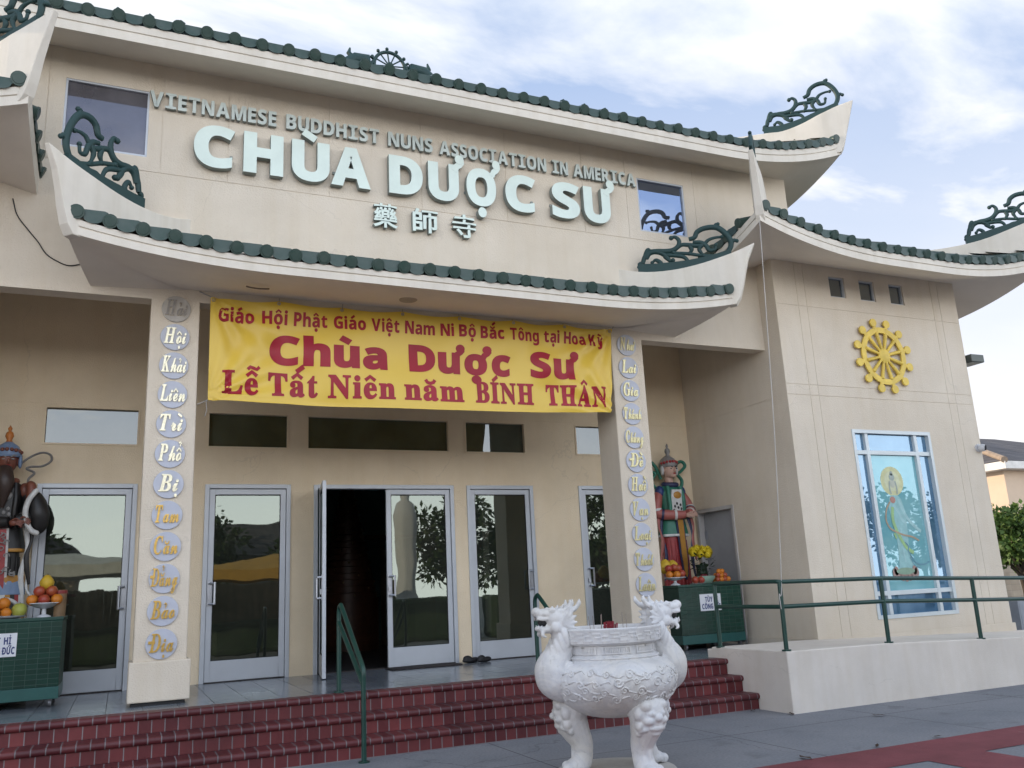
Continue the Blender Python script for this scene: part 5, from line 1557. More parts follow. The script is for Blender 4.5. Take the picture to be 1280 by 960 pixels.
    # shoulders, sleeves, forearms, hands
    for sg_, hand in ((-1, (.10, -.22, 1.86)), (1, (.17, -.20, 1.88))):
        sh = (sg_ * .19, 0, 2.22); el = (sg_ * .29, -.06, 1.90) if sg_ < 0 else (.285, -.05, 1.96)
        b = MB(); b.ell(p(sg_ * .19, -.01, Z0 + 2.215), (.07, .075, .095)); part('pauldron', P_['pauldron'], b)
        b = MB(); pts = spline([p(*sh[:2], Z0 + sh[2]), p((sh[0] + el[0]) / 2 + sg_ * .02, -.03, Z0 + 2.07), p(el[0], el[1], Z0 + el[2]), p((el[0] + hand[0]) / 2, -.16, Z0 + (el[2] + hand[2]) / 2 - .02), p(hand[0] - .03 * sg_ * (1 if sg_ > 0 else -.5), hand[1], Z0 + hand[2])], 5)
        n_ = len(pts)
        b.tube(pts, [.058 + .024 * math.sin(PI * i_ / (n_ - 1)) for i_ in range(n_)], n=12); part('sleeve', P_['sleeve'], b)
        for q in (.45, .62, .8):
            b = MB(); i_ = int(q * (n_ - 1)); tdir = (pts[min(n_ - 1, i_ + 1)] - pts[i_ - 1]).normalized()
            rr_ = .058 + .024 * math.sin(PI * i_ / (n_ - 1)) + .004
            b.tube([pts[i_] - tdir * .018, pts[i_] + tdir * .018], rr_, n=14); part('sleeve_band', P_['band'] if q != .62 else P_['collar'], b)
        # hand: palm, four fingers and a thumb as one mesh
        b = MB(); hx, hy, hz = hand
        ext = .0 if sg_ < 0 else .02
        b.ell(p(hx + .03, hy - .02, Z0 + hz - .01), (.045, .025, .035))
        for f_ in range(4):
            b.tube([p(hx + .05, hy - .03, Z0 + hz + .018 - f_ * .014), p(hx + .09, hy - .045, Z0 + hz + .012 - f_ * .016), p(hx + .125 - .008 * abs(f_ - 1), hy - .04, Z0 + hz - .004 - f_ * .018)], [.011, .010, .007], n=6)
        b.tube([p(hx + .02, hy - .035, Z0 + hz + .015), p(hx + .05, hy - .06, Z0 + hz + .03), p(hx + .075, hy - .06, Z0 + hz + .024)], [.012, .010, .008], n=6)
        part('hand', P_['skin'], b)
    # head with face
    hc = Vector(p(.0, -.03, Z0 + 2.53))
    b = MB(); b.ell(hc, (.088, .098, .118), nu=20, nv=14)
    b.ell(hc + Vector((.02 * mirror, -.10, -.015)), (.016, .022, .03), nu=8, nv=6)       # nose
    b.ell(hc + Vector((.01 * mirror, -.075, -.085)), (.04, .03, .028), nu=10, nv=7)      # chin
    for sg_ in (-1, 1): b.ell(hc + Vector((sg_ * .088, .0, -.01)), (.014, .025, .04), nu=8, nv=6)
    b.tube([hc + Vector((0, .02, -.08)), hc + Vector((0, .02, -.19))], .055, n=12)
    part('head', P_['skin'], b)
    b = MB()
    for sg_ in (-1, 1):
        b.tube([hc + Vector((.015 * mirror + sg_ * .018, -.098, .022)), hc + Vector((.015 * mirror + sg_ * .045, -.09, .040)), hc + Vector((.015 * mirror + sg_ * .068, -.070, .046))], [.006, .009, .004], n=6)
        b.ell(hc + Vector((.015 * mirror + sg_ * .038, -.091, .005)), (.017, .006, .007), nu=8, nv=6)
    part('brow', P_['mark'], b)
    b = MB(); b.ell(hc + Vector((.016 * mirror, -.098, -.058)), (.024, .008, .009), nu=10, nv=6); part('mouth', mat('lip_red', (.35, .03, .03), .4), b)
    # helmet, crest, finial, ear guards
    b = MB(); b.lathe([(.108, .03), (.116, .045), (.112, .09), (.085, .14), (.045, .17), (.02, .19)], tuple(hc + Vector((0, .01, 0))), n=24, fn=lambda r, a, z: r * (1 + .05 * math.sin(8 * a)), sy=1.05); part('helmet', P_['helmet'], b)
    b = MB()
    for k_ in range(9):
        a = PI + PI * (k_ + .5) / 9
        b.ell(hc + Vector((.112 * math.cos(a), .01 + .118 * math.sin(a), .075 + .02 * math.sin((k_ + .5) / 9 * PI))), .019, nu=8, nv=6)
    part('helmet_crest', P_['crest'], b)
    b = MB(); b.lathe([(.03, .18), (.022, .20), (.038, .235), (.03, .27), (.012, .285), (.02, .31), (.0, .345)], tuple(hc), n=14); part('finial', P_['finial'], b)
    for sg_ in (-1, 1):
        b = MB(); b.ell(hc + Vector((sg_ * .108, -.005, -.01)), (.018, .035, .065)); part('ear_guard', P_['ear'], b)
    # flying scarf
    b = MB()
    for sg_ in ((-1, 1) if P_.get('loops', True) else ()):
        b.tube(spline([p(sg_ * .10, .06, Z0 + 2.42), p(sg_ * .18, .07, Z0 + 2.62), p(sg_ * .30, .07, Z0 + 2.70), p(sg_ * .36, .06, Z0 + 2.63), p(sg_ * .27, .06, Z0 + 2.54), p(sg_ * .20, .05, Z0 + 2.50), p(sg_ * .27, .05, Z0 + 2.40), p(sg_ * .24, .04, Z0 + 2.30), p(sg_ * .16, .0, Z0 + 2.26)], 6), .024, n=8, axis=(0, 1, 0), flat=1.3)
    if not P_.get('loops', True):
        for sg_ in (-1, 1):
            b.tube(spline([p(sg_ * .11, -.02, Z0 + 2.50), p(sg_ * .20, .05, Z0 + 2.60), p(sg_ * .32, .07, Z0 + 2.665), p(sg_ * .41, .07, Z0 + 2.64), p(sg_ * .42, .07, Z0 + 2.57), p(sg_ * .34, .06, Z0 + 2.51), p(sg_ * .23, .05, Z0 + 2.50), p(sg_ * .19, .02, Z0 + 2.47), p(sg_ * .27, -.02, Z0 + 2.42), p(sg_ * .22, -.06, Z0 + 2.34), p(sg_ * .24, -.10, Z0 + 2.24)], 6), .013, n=8, axis=(0, 1, 0), flat=1.8)
    part('scarf', P_['scarf'], b)
    return t, part, p, Z0
C_ = lambda nm, c, r=.45: mat('paint_' + nm, c, r, .12, 14, .05, 40)
red_ = C_('statue_red', (.36, .035, .038)); grn_ = C_('statue_green', (.028, .18, .12)); blu_ = C_('statue_blue', (.022, .045, .16)); wht_ = C_('statue_white', (.64, .64, .62)); och_ = C_('statue_ochre', (.46, .22, .035)); pnk_ = C_('statue_pink', (.40, .12, .10)); blk_ = C_('statue_black', (.016, .015, .015))
gry_ = C_('statue_grey', (.25, .24, .23)); brn_ = C_('statue_brown', (.20, .065, .04)); org_ = C_('statue_orange', (.52, .17, .03)); nvy_ = C_('statue_navy', (.03, .035, .09)); ltb_ = C_('statue_light_blue', (.18, .26, .40))
gy = 10.96
guardian(7.50, gy, 'painted guardian statue in red robe and green armour by the side door', dict(tunic=grn_, robe=red_, skirt=grn_, trim=wht_, belt=nvy_, apron=och_, trim2=nvy_, chest=wht_, mark=blk_, boss=och_, lapel=grn_, collar=nvy_, pauldron=blu_, sleeve=pnk_, band=wht_, skin=skin_m, helmet=gry_, crest=red_, finial=gry_, ear=wht_, scarf=grn_))
t, part, p, Z0 = guardian(-1.22, gy, 'dark bearded guardian statue in black armour at the left edge of the porch', dict(tunic=blk_, robe=blk_, skirt=blk_, trim=och_, belt=red_, apron=red_, trim2=wht_, chest=blk_, mark=gry_, boss=gry_, lapel=blk_, collar=brn_, pauldron=brn_, sleeve=blk_, band=gry_, skin=brn_, helmet=ltb_, crest=brn_, finial=org_, ear=ltb_, scarf=gry_, loops=False))
# beard, hanging white-edged sleeve, striped skirt, gold fringe, armour scrolls, ribbon
b = MB(); b.tube(spline([p(0, -.12, Z0 + 2.46), p(0, -.17, Z0 + 2.36), p(.01, -.19, Z0 + 2.2), p(.0, -.17, Z0 + 2.02)], 5), [.06, .07, .075, .085, .09, .095, .10, .10, .095, .085, .075, .06, .05, .04, .03, .02][:16], n=10); part('beard', C_('statue_beard', (.045, .028, .022)), b)
b = MB(); b.tube(spline([p(.30, -.10, Z0 + 2.18), p(.345, -.12, Z0 + 2.0), p(.36, -.11, Z0 + 1.85), p(.33, -.09, Z0 + 1.74)], 5), [.05, .07, .085, .095, .10, .105, .11, .11, .105, .10, .095, .09, .08, .07, .055, .04][:16], n=12); part('hanging_sleeve', blk_, b)
b = MB(); b.tube(spline([p(.33, -.19, Z0 + 2.22), p(.25, -.21, Z0 + 2.08), p(.235, -.22, Z0 + 1.92), p(.29, -.21, Z0 + 1.78), p(.37, -.18, Z0 + 1.73)], 6), [.018] + [.03] * 23 + [.02], n=8); part('sleeve_edge', wht_, b)
b = MB(); b.ell(p(.36, -.20, Z0 + 1.95), (.03, .015, .11)); part('sleeve_patch', ltb_, b)
b = MB(); b.tube(spline([p(.24, -.12, Z0 + 2.30), p(.27, -.15, Z0 + 2.22), p(.25, -.16, Z0 + 2.06)], 4), [.03, .045, .05, .05, .05, .05, .045, .04, .03], n=10); part('arm_guard', brn_, b)
rnd = random.Random(9)
b = MB()
for k in range(26):
    a = rnd.uniform(-.17, .19); z = rnd.uniform(1.28, 1.78)
    yy = -.165 - .03 * math.cos(a * 6)
    q = [p(a + .035 * math.cos(j * .9 + k) * (1 - j * .1), yy - .012, Z0 + z + .03 * math.sin(j * .9 + k) * (1 - j * .1)) for j in range(6)]
    b.tube(q, .007, n=5)
part('scroll_pattern', gry_, b)
b = MB(); b.lathe([(.25, 1.30), (.262, 1.26), (.255, 1.22)], (-1.22, gy, FL), n=48, sy=.70, fn=lambda r, a, z: r * (1 + .03 * math.sin(20 * a))); part('gold_fringe', och_, b)
b = MB(); b.lathe([(.252, 1.24), (.275, 1.10), (.255, 1.09)], (-1.22, gy, FL), n=40, sy=.72); part('blue_hem', ltb_, b)
cols = [red_, wht_, och_, blk_]
for k in range(16):
    a0, a1 = PI + PI * k / 16, PI + PI * (k + 1) / 16
    b = MB(); q = lambda a, r, z: (-1.22 + r * math.cos(a), gy + r * .74 * math.sin(a), FL + z)
    b.add([q(a0, .265, 1.10), q(a1, .265, 1.10), q(a1, .285, .80), q(a0, .285, .80), q(a0, .25, 1.10), q(a1, .25, 1.10), q(a1, .27, .80), q(a0, .27, .80)], [(0, 1, 2, 3), (7, 6, 5, 4), (0, 3, 7, 4), (1, 5, 6, 2), (0, 4, 5, 1), (3, 2, 6, 7)])
    part('skirt_strip', cols[k % 4], b)
b = MB(); b.tube(spline([p(.27, -.06, Z0 + 1.62), p(.285, -.06, Z0 + 1.30), p(.29, -.08, Z0 + 1.15), p(.36, -.10, Z0 + 1.06), p(.46, -.10, Z0 + 1.01)], 6), .014, n=8); part('ribbon', wht_, b)
b = MB(); b.tube(spline([p(.02, -.20, Z0 + .98), p(.10, -.26, Z0 + 1.05), p(.20, -.26, Z0 + 1.02), p(.27, -.24, Z0 + .92)], 6), .02, n=8); part('ribbon', wht_, b)

# ================================================================== MARBLE URN
UC = (3.50, 6.1)
BZ = .045
ub = MB(); ub.lathe([(.45, 0), (.46, .01), (.46, BZ - .012), (.45, BZ), (0, BZ)], (UC[0] - .02, UC[1] + .02, 0), n=48)
o = ub.build('round_stone_base', marble_base, None, smooth=40, bevel=0); tag(o, 'round grey stone slab on the pavement under the marble urn', 'stone base')
U = thing('incense_urn', 'white marble incense urn on three lion legs with two dragon-head handles', 'urn', (UC[0], UC[1], BZ))
b = MB()
prof = [(0, .415), (.10, .42), (.20, .436), (.295, .466), (.375, .513), (.435, .572), (.474, .64), (.486, .70), (.478, .752), (.455, .792), (.42, .820), (.38, .838), (.363, .845), (.358, .854), (.365, .86), (.365, .868), (.35, .875)]
prof = [tuple(q[:2]) for q in spline([(a, z_, 0) for a, z_ in prof], 4)]
def relief(r, a, z):
    if not (.50 < z < .80): return r
    k = math.sin(PI * (z - .50) / .30) ** .6
    v = Vector((math.cos(a) * 3.2, math.sin(a) * 3.2, z * 7))
    n1_ = 1 - abs(noise.noise(v * 1.3 + Vector((3, 1, 2)))) * 2.4
    n2_ = 1 - abs(noise.noise(v * 2.9 + Vector((7, 0, 5)))) * 2.2
    return r + k * (.007 * max(0, n1_) ** 2 + .006 * max(0, n2_) ** 2)
b.lathe(prof, (UC[0], UC[1], 0), n=220, fn=relief)
# carved dragon winding round the belly with curling clouds
def bel(a, z, lift=0.0):
    r = interp(z, [(zz, rr) for rr, zz in prof[3:]]) + lift
    return (UC[0] + r * math.cos(a), UC[1] + r * math.sin(a), z)
rn_ = random.Random(21)
for k in range(84):
    a0 = 2 * PI * k / 84 + rn_.uniform(-.04, .04); z0_ = (.585, .70, .64, .765)[k % 4] + rn_.uniform(-.02, .02); sg_ = rn_.choice((-1, 1)); R0 = rn_.uniform(.024, .040)
    pts_ = []
    for j in range(15):
        t_ = j / 14; rr_ = R0 * (1 - .8 * t_); an = sg_ * t_ * 2.6 * PI
        pts_.append(bel(a0 + rr_ * math.cos(an) / .46, z0_ + rr_ * math.sin(an), .0025))
    b.tube(pts_, [.0085] * 12 + [.008, .008, .008], n=6)
    b.tube([bel(a0 + R0 / .46, z0_, .0025), bel(a0 + (R0 + .03) / .46, z0_ - .012 * sg_, .0025), bel(a0 + (R0 + .06) / .46, z0_ - .02 * sg_, .002), bel(a0 + (R0 + .09) / .46, z0_ - .006, .002)], [.0095, .009, .007, .003], n=6)
b.build('bowl', marble, U, smooth=180)
b = MB()
b.lathe([(.325, .872), (.345, .874), (.345, .884), (.333, .888), (.333, .952), (.343, .953), (.348, .958), (.372, .964), (.386, .974), (.388, 1.055), (.392, 1.062), (.392, 1.074), (.384, 1.08), (.345, 1.08), (.338, 1.07), (.335, .99), (0, .985)], (UC[0], UC[1], 0), n=96)
# rectangular frames round the neck and raised fret blocks round the rim
for k in range(8):
    a0 = 2 * PI * k / 8
    for (da, db, za, zb) in ((.06, .72, .894, .904), (.06, .72, .938, .948), (.06, .10, .904, .938), (.68, .72, .904, .938)):
        nseg = max(1, int((db - da) / .06))
        for s_ in range(nseg):
            aa, ab = a0 + da + (db - da) * s_ / nseg, a0 + da + (db - da) * (s_ + 1) / nseg
            vs = []
            for zz in (za, zb):
                for (ang, rr) in ((aa, .333), (ab, .333), (ab, .343), (aa, .343)):
                    vs.append((UC[0] + rr * math.cos(ang), UC[1] + rr * math.sin(ang), zz))
            b.add(vs, [(0, 3, 2, 1), (4, 5, 6, 7), (0, 1, 5, 4), (1, 2, 6, 5), (2, 3, 7, 6), (3, 0, 4, 7)])
    for s_ in range(14):
        ang = a0 + .14 + .5 * s_ / 13
        b.tube([(UC[0] + .334 * math.cos(ang), UC[1] + .334 * math.sin(ang), .905), (UC[0] + .334 * math.cos(ang), UC[1] + .334 * math.sin(ang), .937)], .006, n=6)
rim_o = b.build('neck_rim', marble, U, smooth=35)
b = MB()
nk = 36
for k in range(nk):
    a0 = 2 * PI * k / nk; w = 2 * PI / nk
    def rb(aa, ab, za, zb, r0=.3865, r1=.3935):
        vs = []
        for zz in (za, zb):
            for (ang, rr) in ((aa, r0), (ab, r0), (ab, r1), (aa, r1)):
                vs.append((UC[0] + rr * math.cos(ang), UC[1] + rr * math.sin(ang), zz))
        b.add(vs, [(0, 3, 2, 1), (4, 5, 6, 7), (0, 1, 5, 4), (1, 2, 6, 5), (2, 3, 7, 6), (3, 0, 4, 7)])
    if k % 2 == 0:
        rb(a0 + .05 * w, a0 + 1.05 * w, 1.040, 1.050); rb(a0 + .95 * w, a0 + 1.05 * w, 1.012, 1.040); rb(a0 + .35 * w, a0 + .95 * w, 1.012, 1.021)
    else:
        rb(a0 + .05 * w, a0 + 1.05 * w, .988, .998); rb(a0 + .05 * w, a0 + .15 * w, .998, 1.030); rb(a0 + .15 * w, a0 + .75 * w, 1.022, 1.030)
b.build('fret_border', marble, U)
b = MB(); b.lathe([(0, 0), (.33, 0), (.334, .02), (0, .025)], (UC[0], UC[1], .99), n=40); b.build('ash', mat('incense_ash', (.32, .30, .29), .95, .1, 20, .4, 90), U, smooth=30)

view = Vector((-UC[0], -UC[1], 0)).normalized()           # towards the camera
right = Vector((-view.y, view.x, 0))                       # viewer's right
def udir(deg): return view * math.cos(R_(deg)) + right * math.sin(R_(deg))

def dragon(deg):
    d = udir(deg); s = Vector((-d.y, d.x, 0)); c = Vector((UC[0], UC[1], 0))
    def q(r, side, z): return c + d * (r - .062) + s * side + Vector((0, 0, z))
    M = Matrix((d, s, Vector((0, 0, 1)))).transposed()
    b = MB()
    # swollen lower body, neck
    neck = spline([q(.36, 0, .66), q(.46, 0, .66), q(.535, 0, .72), q(.545, 0, .80), q(.50, 0, .89), q(.455, 0, .97), q(.46, 0, 1.06), q(.50, 0, 1.12)], 6)
    n_ = len(neck)
    rad = [interp(i_ / (n_ - 1), [(0, .07), (.14, .115), (.28, .142), (.42, .140), (.58, .108), (.74, .088), (1, .08)]) for i_ in range(n_)]
    b.tube(neck, rad, n=18)
    # overlapping mane lobes on the neck
    for sd_ in (-1, 1):
        for k in range(4):
            z = .87 + k * .045
            b.tube(spline([q(.56 - k * .03, sd_ * (.03 + .01 * k), z + .10), q(.555 - k * .03, sd_ * (.065 + .008 * k), z + .03), q(.53 - k * .03, sd_ * (.08 + .004 * k), z - .05)], 4), [.018, .024, .028, .03, .03, .028, .026, .022, .012], n=8)
    b.tube(spline([q(.43, -.11, .84), q(.46, -.12, .80), q(.42, -.12, .76), q(.40, -.1, .80)], 4), .024, n=8)
    b.tube(spline([q(.43, .11, .84), q(.46, .12, .80), q(.42, .12, .76), q(.40, .1, .80)], 4), .024, n=8)
    # head: skull, upper jaw, lower jaw, nose, brows
    b.ell(q(.50, 0, 1.165), (.11, .085, .075), M)
    b.ell(q(.585, 0, 1.20), (.10, .066, .042), M)
    b.ell(q(.655, 0, 1.215), (.040, .05, .038), M)
    b.ell(q(.665, 0, 1.225), (.02, .03, .018), M)
    b.ell(q(.57, 0, 1.085), (.090, .056, .030), M)
    b.ell(q(.645, 0, 1.095), (.03, .035, .022), M)
    for sd_ in (-1, 1):
        b.ell(q(.545, sd_ * .052, 1.225), (.035, .018, .022), M)
        b.ell(q(.66, sd_ * .028, 1.232), (.014, .012, .012), M)
        # teeth
        for rr in (.60, .635, .66):
            b.tube([q(rr, sd_ * .035, 1.185), q(rr + .004, sd_ * .036, 1.150)], [.010, .004], n=6)
            b.tube([q(rr - .01, sd_ * .03, 1.10), q(rr - .008, sd_ * .032, 1.125)], [.009, .004], n=6)
        # cheek frill, whisker, beard
        for k in range(5):
            a = -.5 + k * .42
            b.tube([q(.49, sd_ * .06, 1.13), q(.46 - .055 * math.cos(a), sd_ * (.085), 1.13 + .07 * math.sin(a)), q(.46 - .10 * math.cos(a), sd_ * .10, 1.13 + .12 * math.sin(a) + .012)], [.03, .022, .007], n=7)
        b.ell(q(.615, sd_ * .05, 1.165), (.05, .014, .016), M)
        b.ell(q(.52, sd_ * .07, 1.10), (.05, .025, .04), M)
        b.tube(spline([q(.62, sd_ * .03, 1.075), q(.63, sd_ * .05, 1.045), q(.60, sd_ * .06, 1.03)], 4), [.018, .018, .017, .016, .014, .012, .010, .008, .006], n=6)
        # horn: rises behind the brow and curls up at the tip
        b.tube(spline([q(.50, sd_ * .045, 1.215), q(.435, sd_ * .06, 1.215), q(.375, sd_ * .07, 1.225), q(.335, sd_ * .075, 1.265), q(.33, sd_ * .075, 1.30)], 5), [.024] * 6 + [.022] * 6 + [.018] * 5 + [.014, .012, .010, .008], n=8)
        b.tube(spline([q(.44, sd_ * .045, 1.225), q(.40, sd_ * .05, 1.255), q(.395, sd_ * .05, 1.30)], 4), [.022, .021, .02, .019, .018, .016, .014, .011, .008], n=7)
    for k in range(5):      # crest along the skull
        b.tube([q(.585 - k * .04, 0, 1.215), q(.565 - k * .045, 0, 1.25 + .006 * k)], [.020, .007], n=6)
    dr = b.build('dragon_handle', marble, U, smooth=180, remesh=.0068)
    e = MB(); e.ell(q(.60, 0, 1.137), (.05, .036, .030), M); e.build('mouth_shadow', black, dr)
    return dr
dragon(-67)
dragon(113)

def leg(deg):
    d = udir(deg); s = Vector((-d.y, d.x, 0)); c = Vector((UC[0], UC[1], 0))
    def q(r, side, z): return c + d * r + s * side + Vector((0, 0, z))
    M = Matrix((d, s, Vector((0, 0, 1)))).transposed()
    b = MB()
    sh = spline([q(.27, 0, .60), q(.335, 0, .50), q(.345, 0, .42), q(.31, 0, .33), q(.275, 0, .25), q(.268, 0, .17), q(.285, 0, .115)], 5)
    n_ = len(sh)
    b.tube(sh, [interp(i_ / (n_ - 1), [(0, .12), (.2, .14), (.4, .122), (.6, .092), (.8, .076), (1, .08)]) for i_ in range(n_)], n=18)
    # lion mask: brow, cheeks, muzzle, jaw, curls
    b.ell(q(.41, 0, .525), (.06, .125, .040), M)
    for sd_ in (-1, 1):
        b.ell(q(.43, sd_ * .07, .53), (.042, .05, .042), M)
        b.ell(q(.455, sd_ * .046, .475), (.030, .032, .024), M)
        b.ell(q(.44, sd_ * .062, .428), (.040, .046, .032), M)
        b.ell(q(.39, sd_ * .118, .475), (.040, .034, .05), M)
        b.ell(q(.385, sd_ * .112, .395), (.036, .03, .036), M)
        b.ell(q(.36, sd_ * .10, .345), (.03, .026, .028), M)
        b.tube(spline([q(.41, sd_ * .03, .385), q(.42, sd_ * .08, .37), q(.375, sd_ * .115, .36)], 4), .02, n=7)
    b.ell(q(.475, 0, .447), (.034, .034, .028), M)
    b.ell(q(.44, 0, .375), (.034, .07, .026), M)
    b.tube([q(.42, -.085, .405), q(.455, 0, .40), q(.42, .085, .405)], .013, n=6)
    b.ell(q(.42, 0, .335), (.03, .05, .022), M)
    # shin ridge and paw with toes
    b.tube([q(.365, 0, .37), q(.335, 0, .25), q(.33, 0, .15)], [.03, .022, .03], n=8)
    b.ell(q(.31, 0, BZ + .048), (.10, .088, .052), M)
    for k in range(3):
        b.ell(q(.385, (k - 1) * .05, BZ + .036), (.046, .029, .037), M)
    return b.build('leg', marble, U, smooth=180, remesh=.0068)
for dg_ in (-82, 40, 126): leg(dg_)

inc = MB(); rnd = random.Random(5)
for k in range(46):
    a = rnd.random() * 2 * PI; r = .055 * rnd.random() ** .5
    x, y = UC[0] - .06 + r * math.cos(a), UC[1] - .12 + r * math.sin(a)
    tl = rnd.uniform(-.02, .02)
    inc.tube([(x, y, 1.0), (x + tl, y + tl * .5, 1.09 + rnd.uniform(0, .035))], .0035, n=5)
o = inc.build('incense_bundle', mat('incense_red', (.30, .02, .035), .7, .15, 30), None); tag(o, 'bundle of burnt red incense sticks standing in the urn', 'incense')
for k in range(7):
    a = rnd.random() * 2 * PI; r = rnd.uniform(.12, .25)
    x, y = UC[0] + r * math.cos(a), UC[1] + r * math.sin(a)
    i_ = MB(); i_.tube([(x, y, 1.0), (x + rnd.uniform(-.02, .02), y, 1.16 + rnd.uniform(0, .03))], .0022, n=5)
    o = i_.build('incense_stick', mat('incense_pale', (.35, .28, .24), .8), None); tag(o, 'thin pale incense stick standing alone in the urn ash', 'incense', 'single incense sticks')

# ================================================================== SMALL THINGS
sh = thing('shoes', 'pair of black shoes left on the porch floor between two glass doors', 'shoes', (4.27, 11.10, FL))
for k, (dx, dy, rz) in enumerate(((-.05, 0, .12), (.10, -.09, .45))):
    b = MB()
    b.ell((0, 0, .03), (.13, .048, .032)); b.ell((-.05, 0, .055), (.065, .042, .04)); b.ell((.06, 0, .035), (.07, .046, .035))
    M = Matrix.Rotation(rz, 3, 'Z')
    b.v = [tuple(M @ Vector(v) + Vector((4.27 + dx, 11.02 + dy, FL + max(0, 0)))) for v in b.v]
    b.build('shoe', black, sh, smooth=180, remesh=.009)
b = MB(); b.box(3.10, 4.02, 10.78, 11.14, FL + .001, FL + .016)
o = b.build('door_mat', mat('brown_mat', (.04, .032, .032), .95, .25, 30, .6, 120), None, bevel=.006); tag(o, 'thin dark brown doormat before the double door', 'mat')

# camera, lamps and cable
cm_ = thing('security_camera', 'small white security camera on the outer edge of the wing wall', 'camera', (11.60, WF, 3.13))
wpl = mat('white_plastic', (.55, .56, .58), .4, .05, 6)
b = MB(); b.tube([(11.60, WF + .0, 3.13), (11.60, WF - .03, 3.13)], .06, n=18); b.build('mount', wpl, cm_, smooth=40)
b = MB(); b.tube([(11.60, WF - .03, 3.13), (11.61, WF - .06, 3.125), (11.63, WF - .10, 3.12)], [.05, .056, .05], n=18); b.build('body', wpl, cm_, smooth=40)
b = MB(); b.tube([(11.63, WF - .101, 3.12), (11.64, WF - .113, 3.118)], [.040, .036], n=16); b.build('lens', black, cm_, smooth=40)
fl_ = thing('flood_light', 'bronze box flood light sticking out of the wing side wall', 'lamp', (11.68, 8.95, 4.55))
bz = mat('bronze_lamp', (.10, .115, .105), .5, .1, 8, metal=.3)
b = MB(); b.box(11.68, 11.78, 8.93, 8.99, 4.52, 4.58); b.build('arm', bz, fl_)
b = MB(); b.box(11.78, 12.06, 8.82, 9.12, 4.48, 4.60); hd = b.build('lamp_head', bz, fl_, bevel=.01)
b = MB(); b.box(11.82, 12.03, 8.85, 9.09, 4.474, 4.479); b.build('lens', mat('lamp_lens', (.55, .58, .56), .3), hd)
b = MB(); b.tube(spline([(-1.18, SW - .006, 5.42), (-1.13, SW - .008, 5.25), (-1.02, SW - .006, 5.10), (-.93, SW - .006, 4.99), (-.85, SW - .008, 4.87), (-.74, SW - .006, 4.80), (-.64, SW - .006, 4.77), (-.52, SW - .006, 4.80), (-.40, SW - .01, 4.83)], 6), .006, n=6)
o = b.build('cable', black, None, smooth=180); tag(o, 'thin black cable hanging loose on the facade beside the canopy end', 'cable')
b = MB(); b.tube(spline([(-1.115, SW - .006, 5.2), (-1.10, 8.5, 5.5), (-1.09, 8.0, 5.72)], 3), .004, n=5)
dl = thing('downlight', 'round recessed downlight in the canopy soffit', 'lamp', (2.75, 8.72, 4.585))
b = MB(); b.lathe([(.085, 0), (.10, .003), (.10, .03), (.085, .03)], (2.75, 8.72, 4.572), n=24); b.build('trim_ring', mat('soffit_ring', (.42, .38, .33), .6), dl, smooth=40)
b = MB(); b.tube([(2.75, 8.72, 4.580), (2.75, 8.72, 4.60)], .083, n=24); b.build('lamp', mat('lamp_off', (.28, .26, .23), .4), dl)
b = MB(); b.tube(spline([(1.02, 8.72, 4.56), (1.06, 8.70, 4.545), (1.16, 8.70, 4.54), (1.25, 8.72, 4.555)], 4), .008, n=6)
o = b.build('rope', mat('old_rope', (.20, .16, .12), .9), None); tag(o, 'short loop of old rope hanging from the canopy soffit', 'rope')
ch = MB(); ch.tube(spline([(7.16, 7.94, 5.79), (6.99, 7.85, 4.3), (6.80, 7.75, 2.8), (6.53, 7.60, 1.33), (6.47, 7.585, 1.22), (6.475, 7.585, 1.06)], 4), .0045, n=5)
o = ch.build('cord', mat('pale_cord', (.52, .50, .47), .8), None); tag(o, 'thin pale cord from the wing roof corner down to the ramp railing', 'cord')

# interior: prayer-lamp tower, shelf, hanging cloth
tw = thing('lamp_tower', 'tall dark tiered prayer lamp tower inside the open door', 'tower', (3.78, 16.0, FL))
twm = mat('dark_red_wood', (.11, .04, .022), .4, .25, 8)
b = MB(); prof = [(.0, 0), (.55, 0), (.55, .9)]
z = .9
for k in range(16):
    r = .52 - .36 * k / 15
    prof += [(r, z), (r, z + .09), (r - .025, z + .10)]; z += .115
prof += [(.14, z), (.10, z + .25), (0, z + .25)]
b.lathe(prof, (3.78, 16.0, FL), n=24)
tiers = b; b = MB(); b.lathe([(.12, z + .25), (.34, z + .27), (.30, z + .31), (.14, z + .36), (.14, z + .42), (.26, z + .44), (.10, z + .52), (.03, z + .66), (0, z + .7)], (3.78, 16.0, FL), n=8); b.build('pagoda_roof', twm, tw, smooth=20)
b = tiers
for k in range(16):
    r = .53 - .36 * k / 15
    for j in range(16):
        a = 2 * PI * j / 16 + k * .2
        if (j * 7 + k * 5) % 4: continue
        b.ell((3.78 + r * math.cos(a), 16.0 + r * math.sin(a), FL + .95 + .115 * k), .018, nu=6, nv=4, mi=1)
b.build('tiers', [twm, mat('dull_brass_lamp', (.22, .15, .07), .5)], tw, smooth=30)
cb = thing('side_cabinet', 'pale cabinet with dark shelf posts inside the open door', 'cabinet', (5.2, 16.6, FL))
b = MB(); b.box(4.62, 5.0, 16.4, 16.8, FL, 2.3); b.build('panel', mat('pale_wood', (.28, .20, .13), .6), cb)
b = MB(); b.box(5.02, 5.16, 16.35, 16.85, FL, 2.5); b.build('post', twm, cb)
b = MB(); b.box(5.18, 5.6, 16.42, 16.8, FL, 2.4); b.build('panel', mat('pale_wood', (.28, .20, .13), .6), cb)
b = MB(); b.box(4.2, 5.7, 16.3, 16.9, 2.51, 2.56); b.build('shelf', twm, cb)

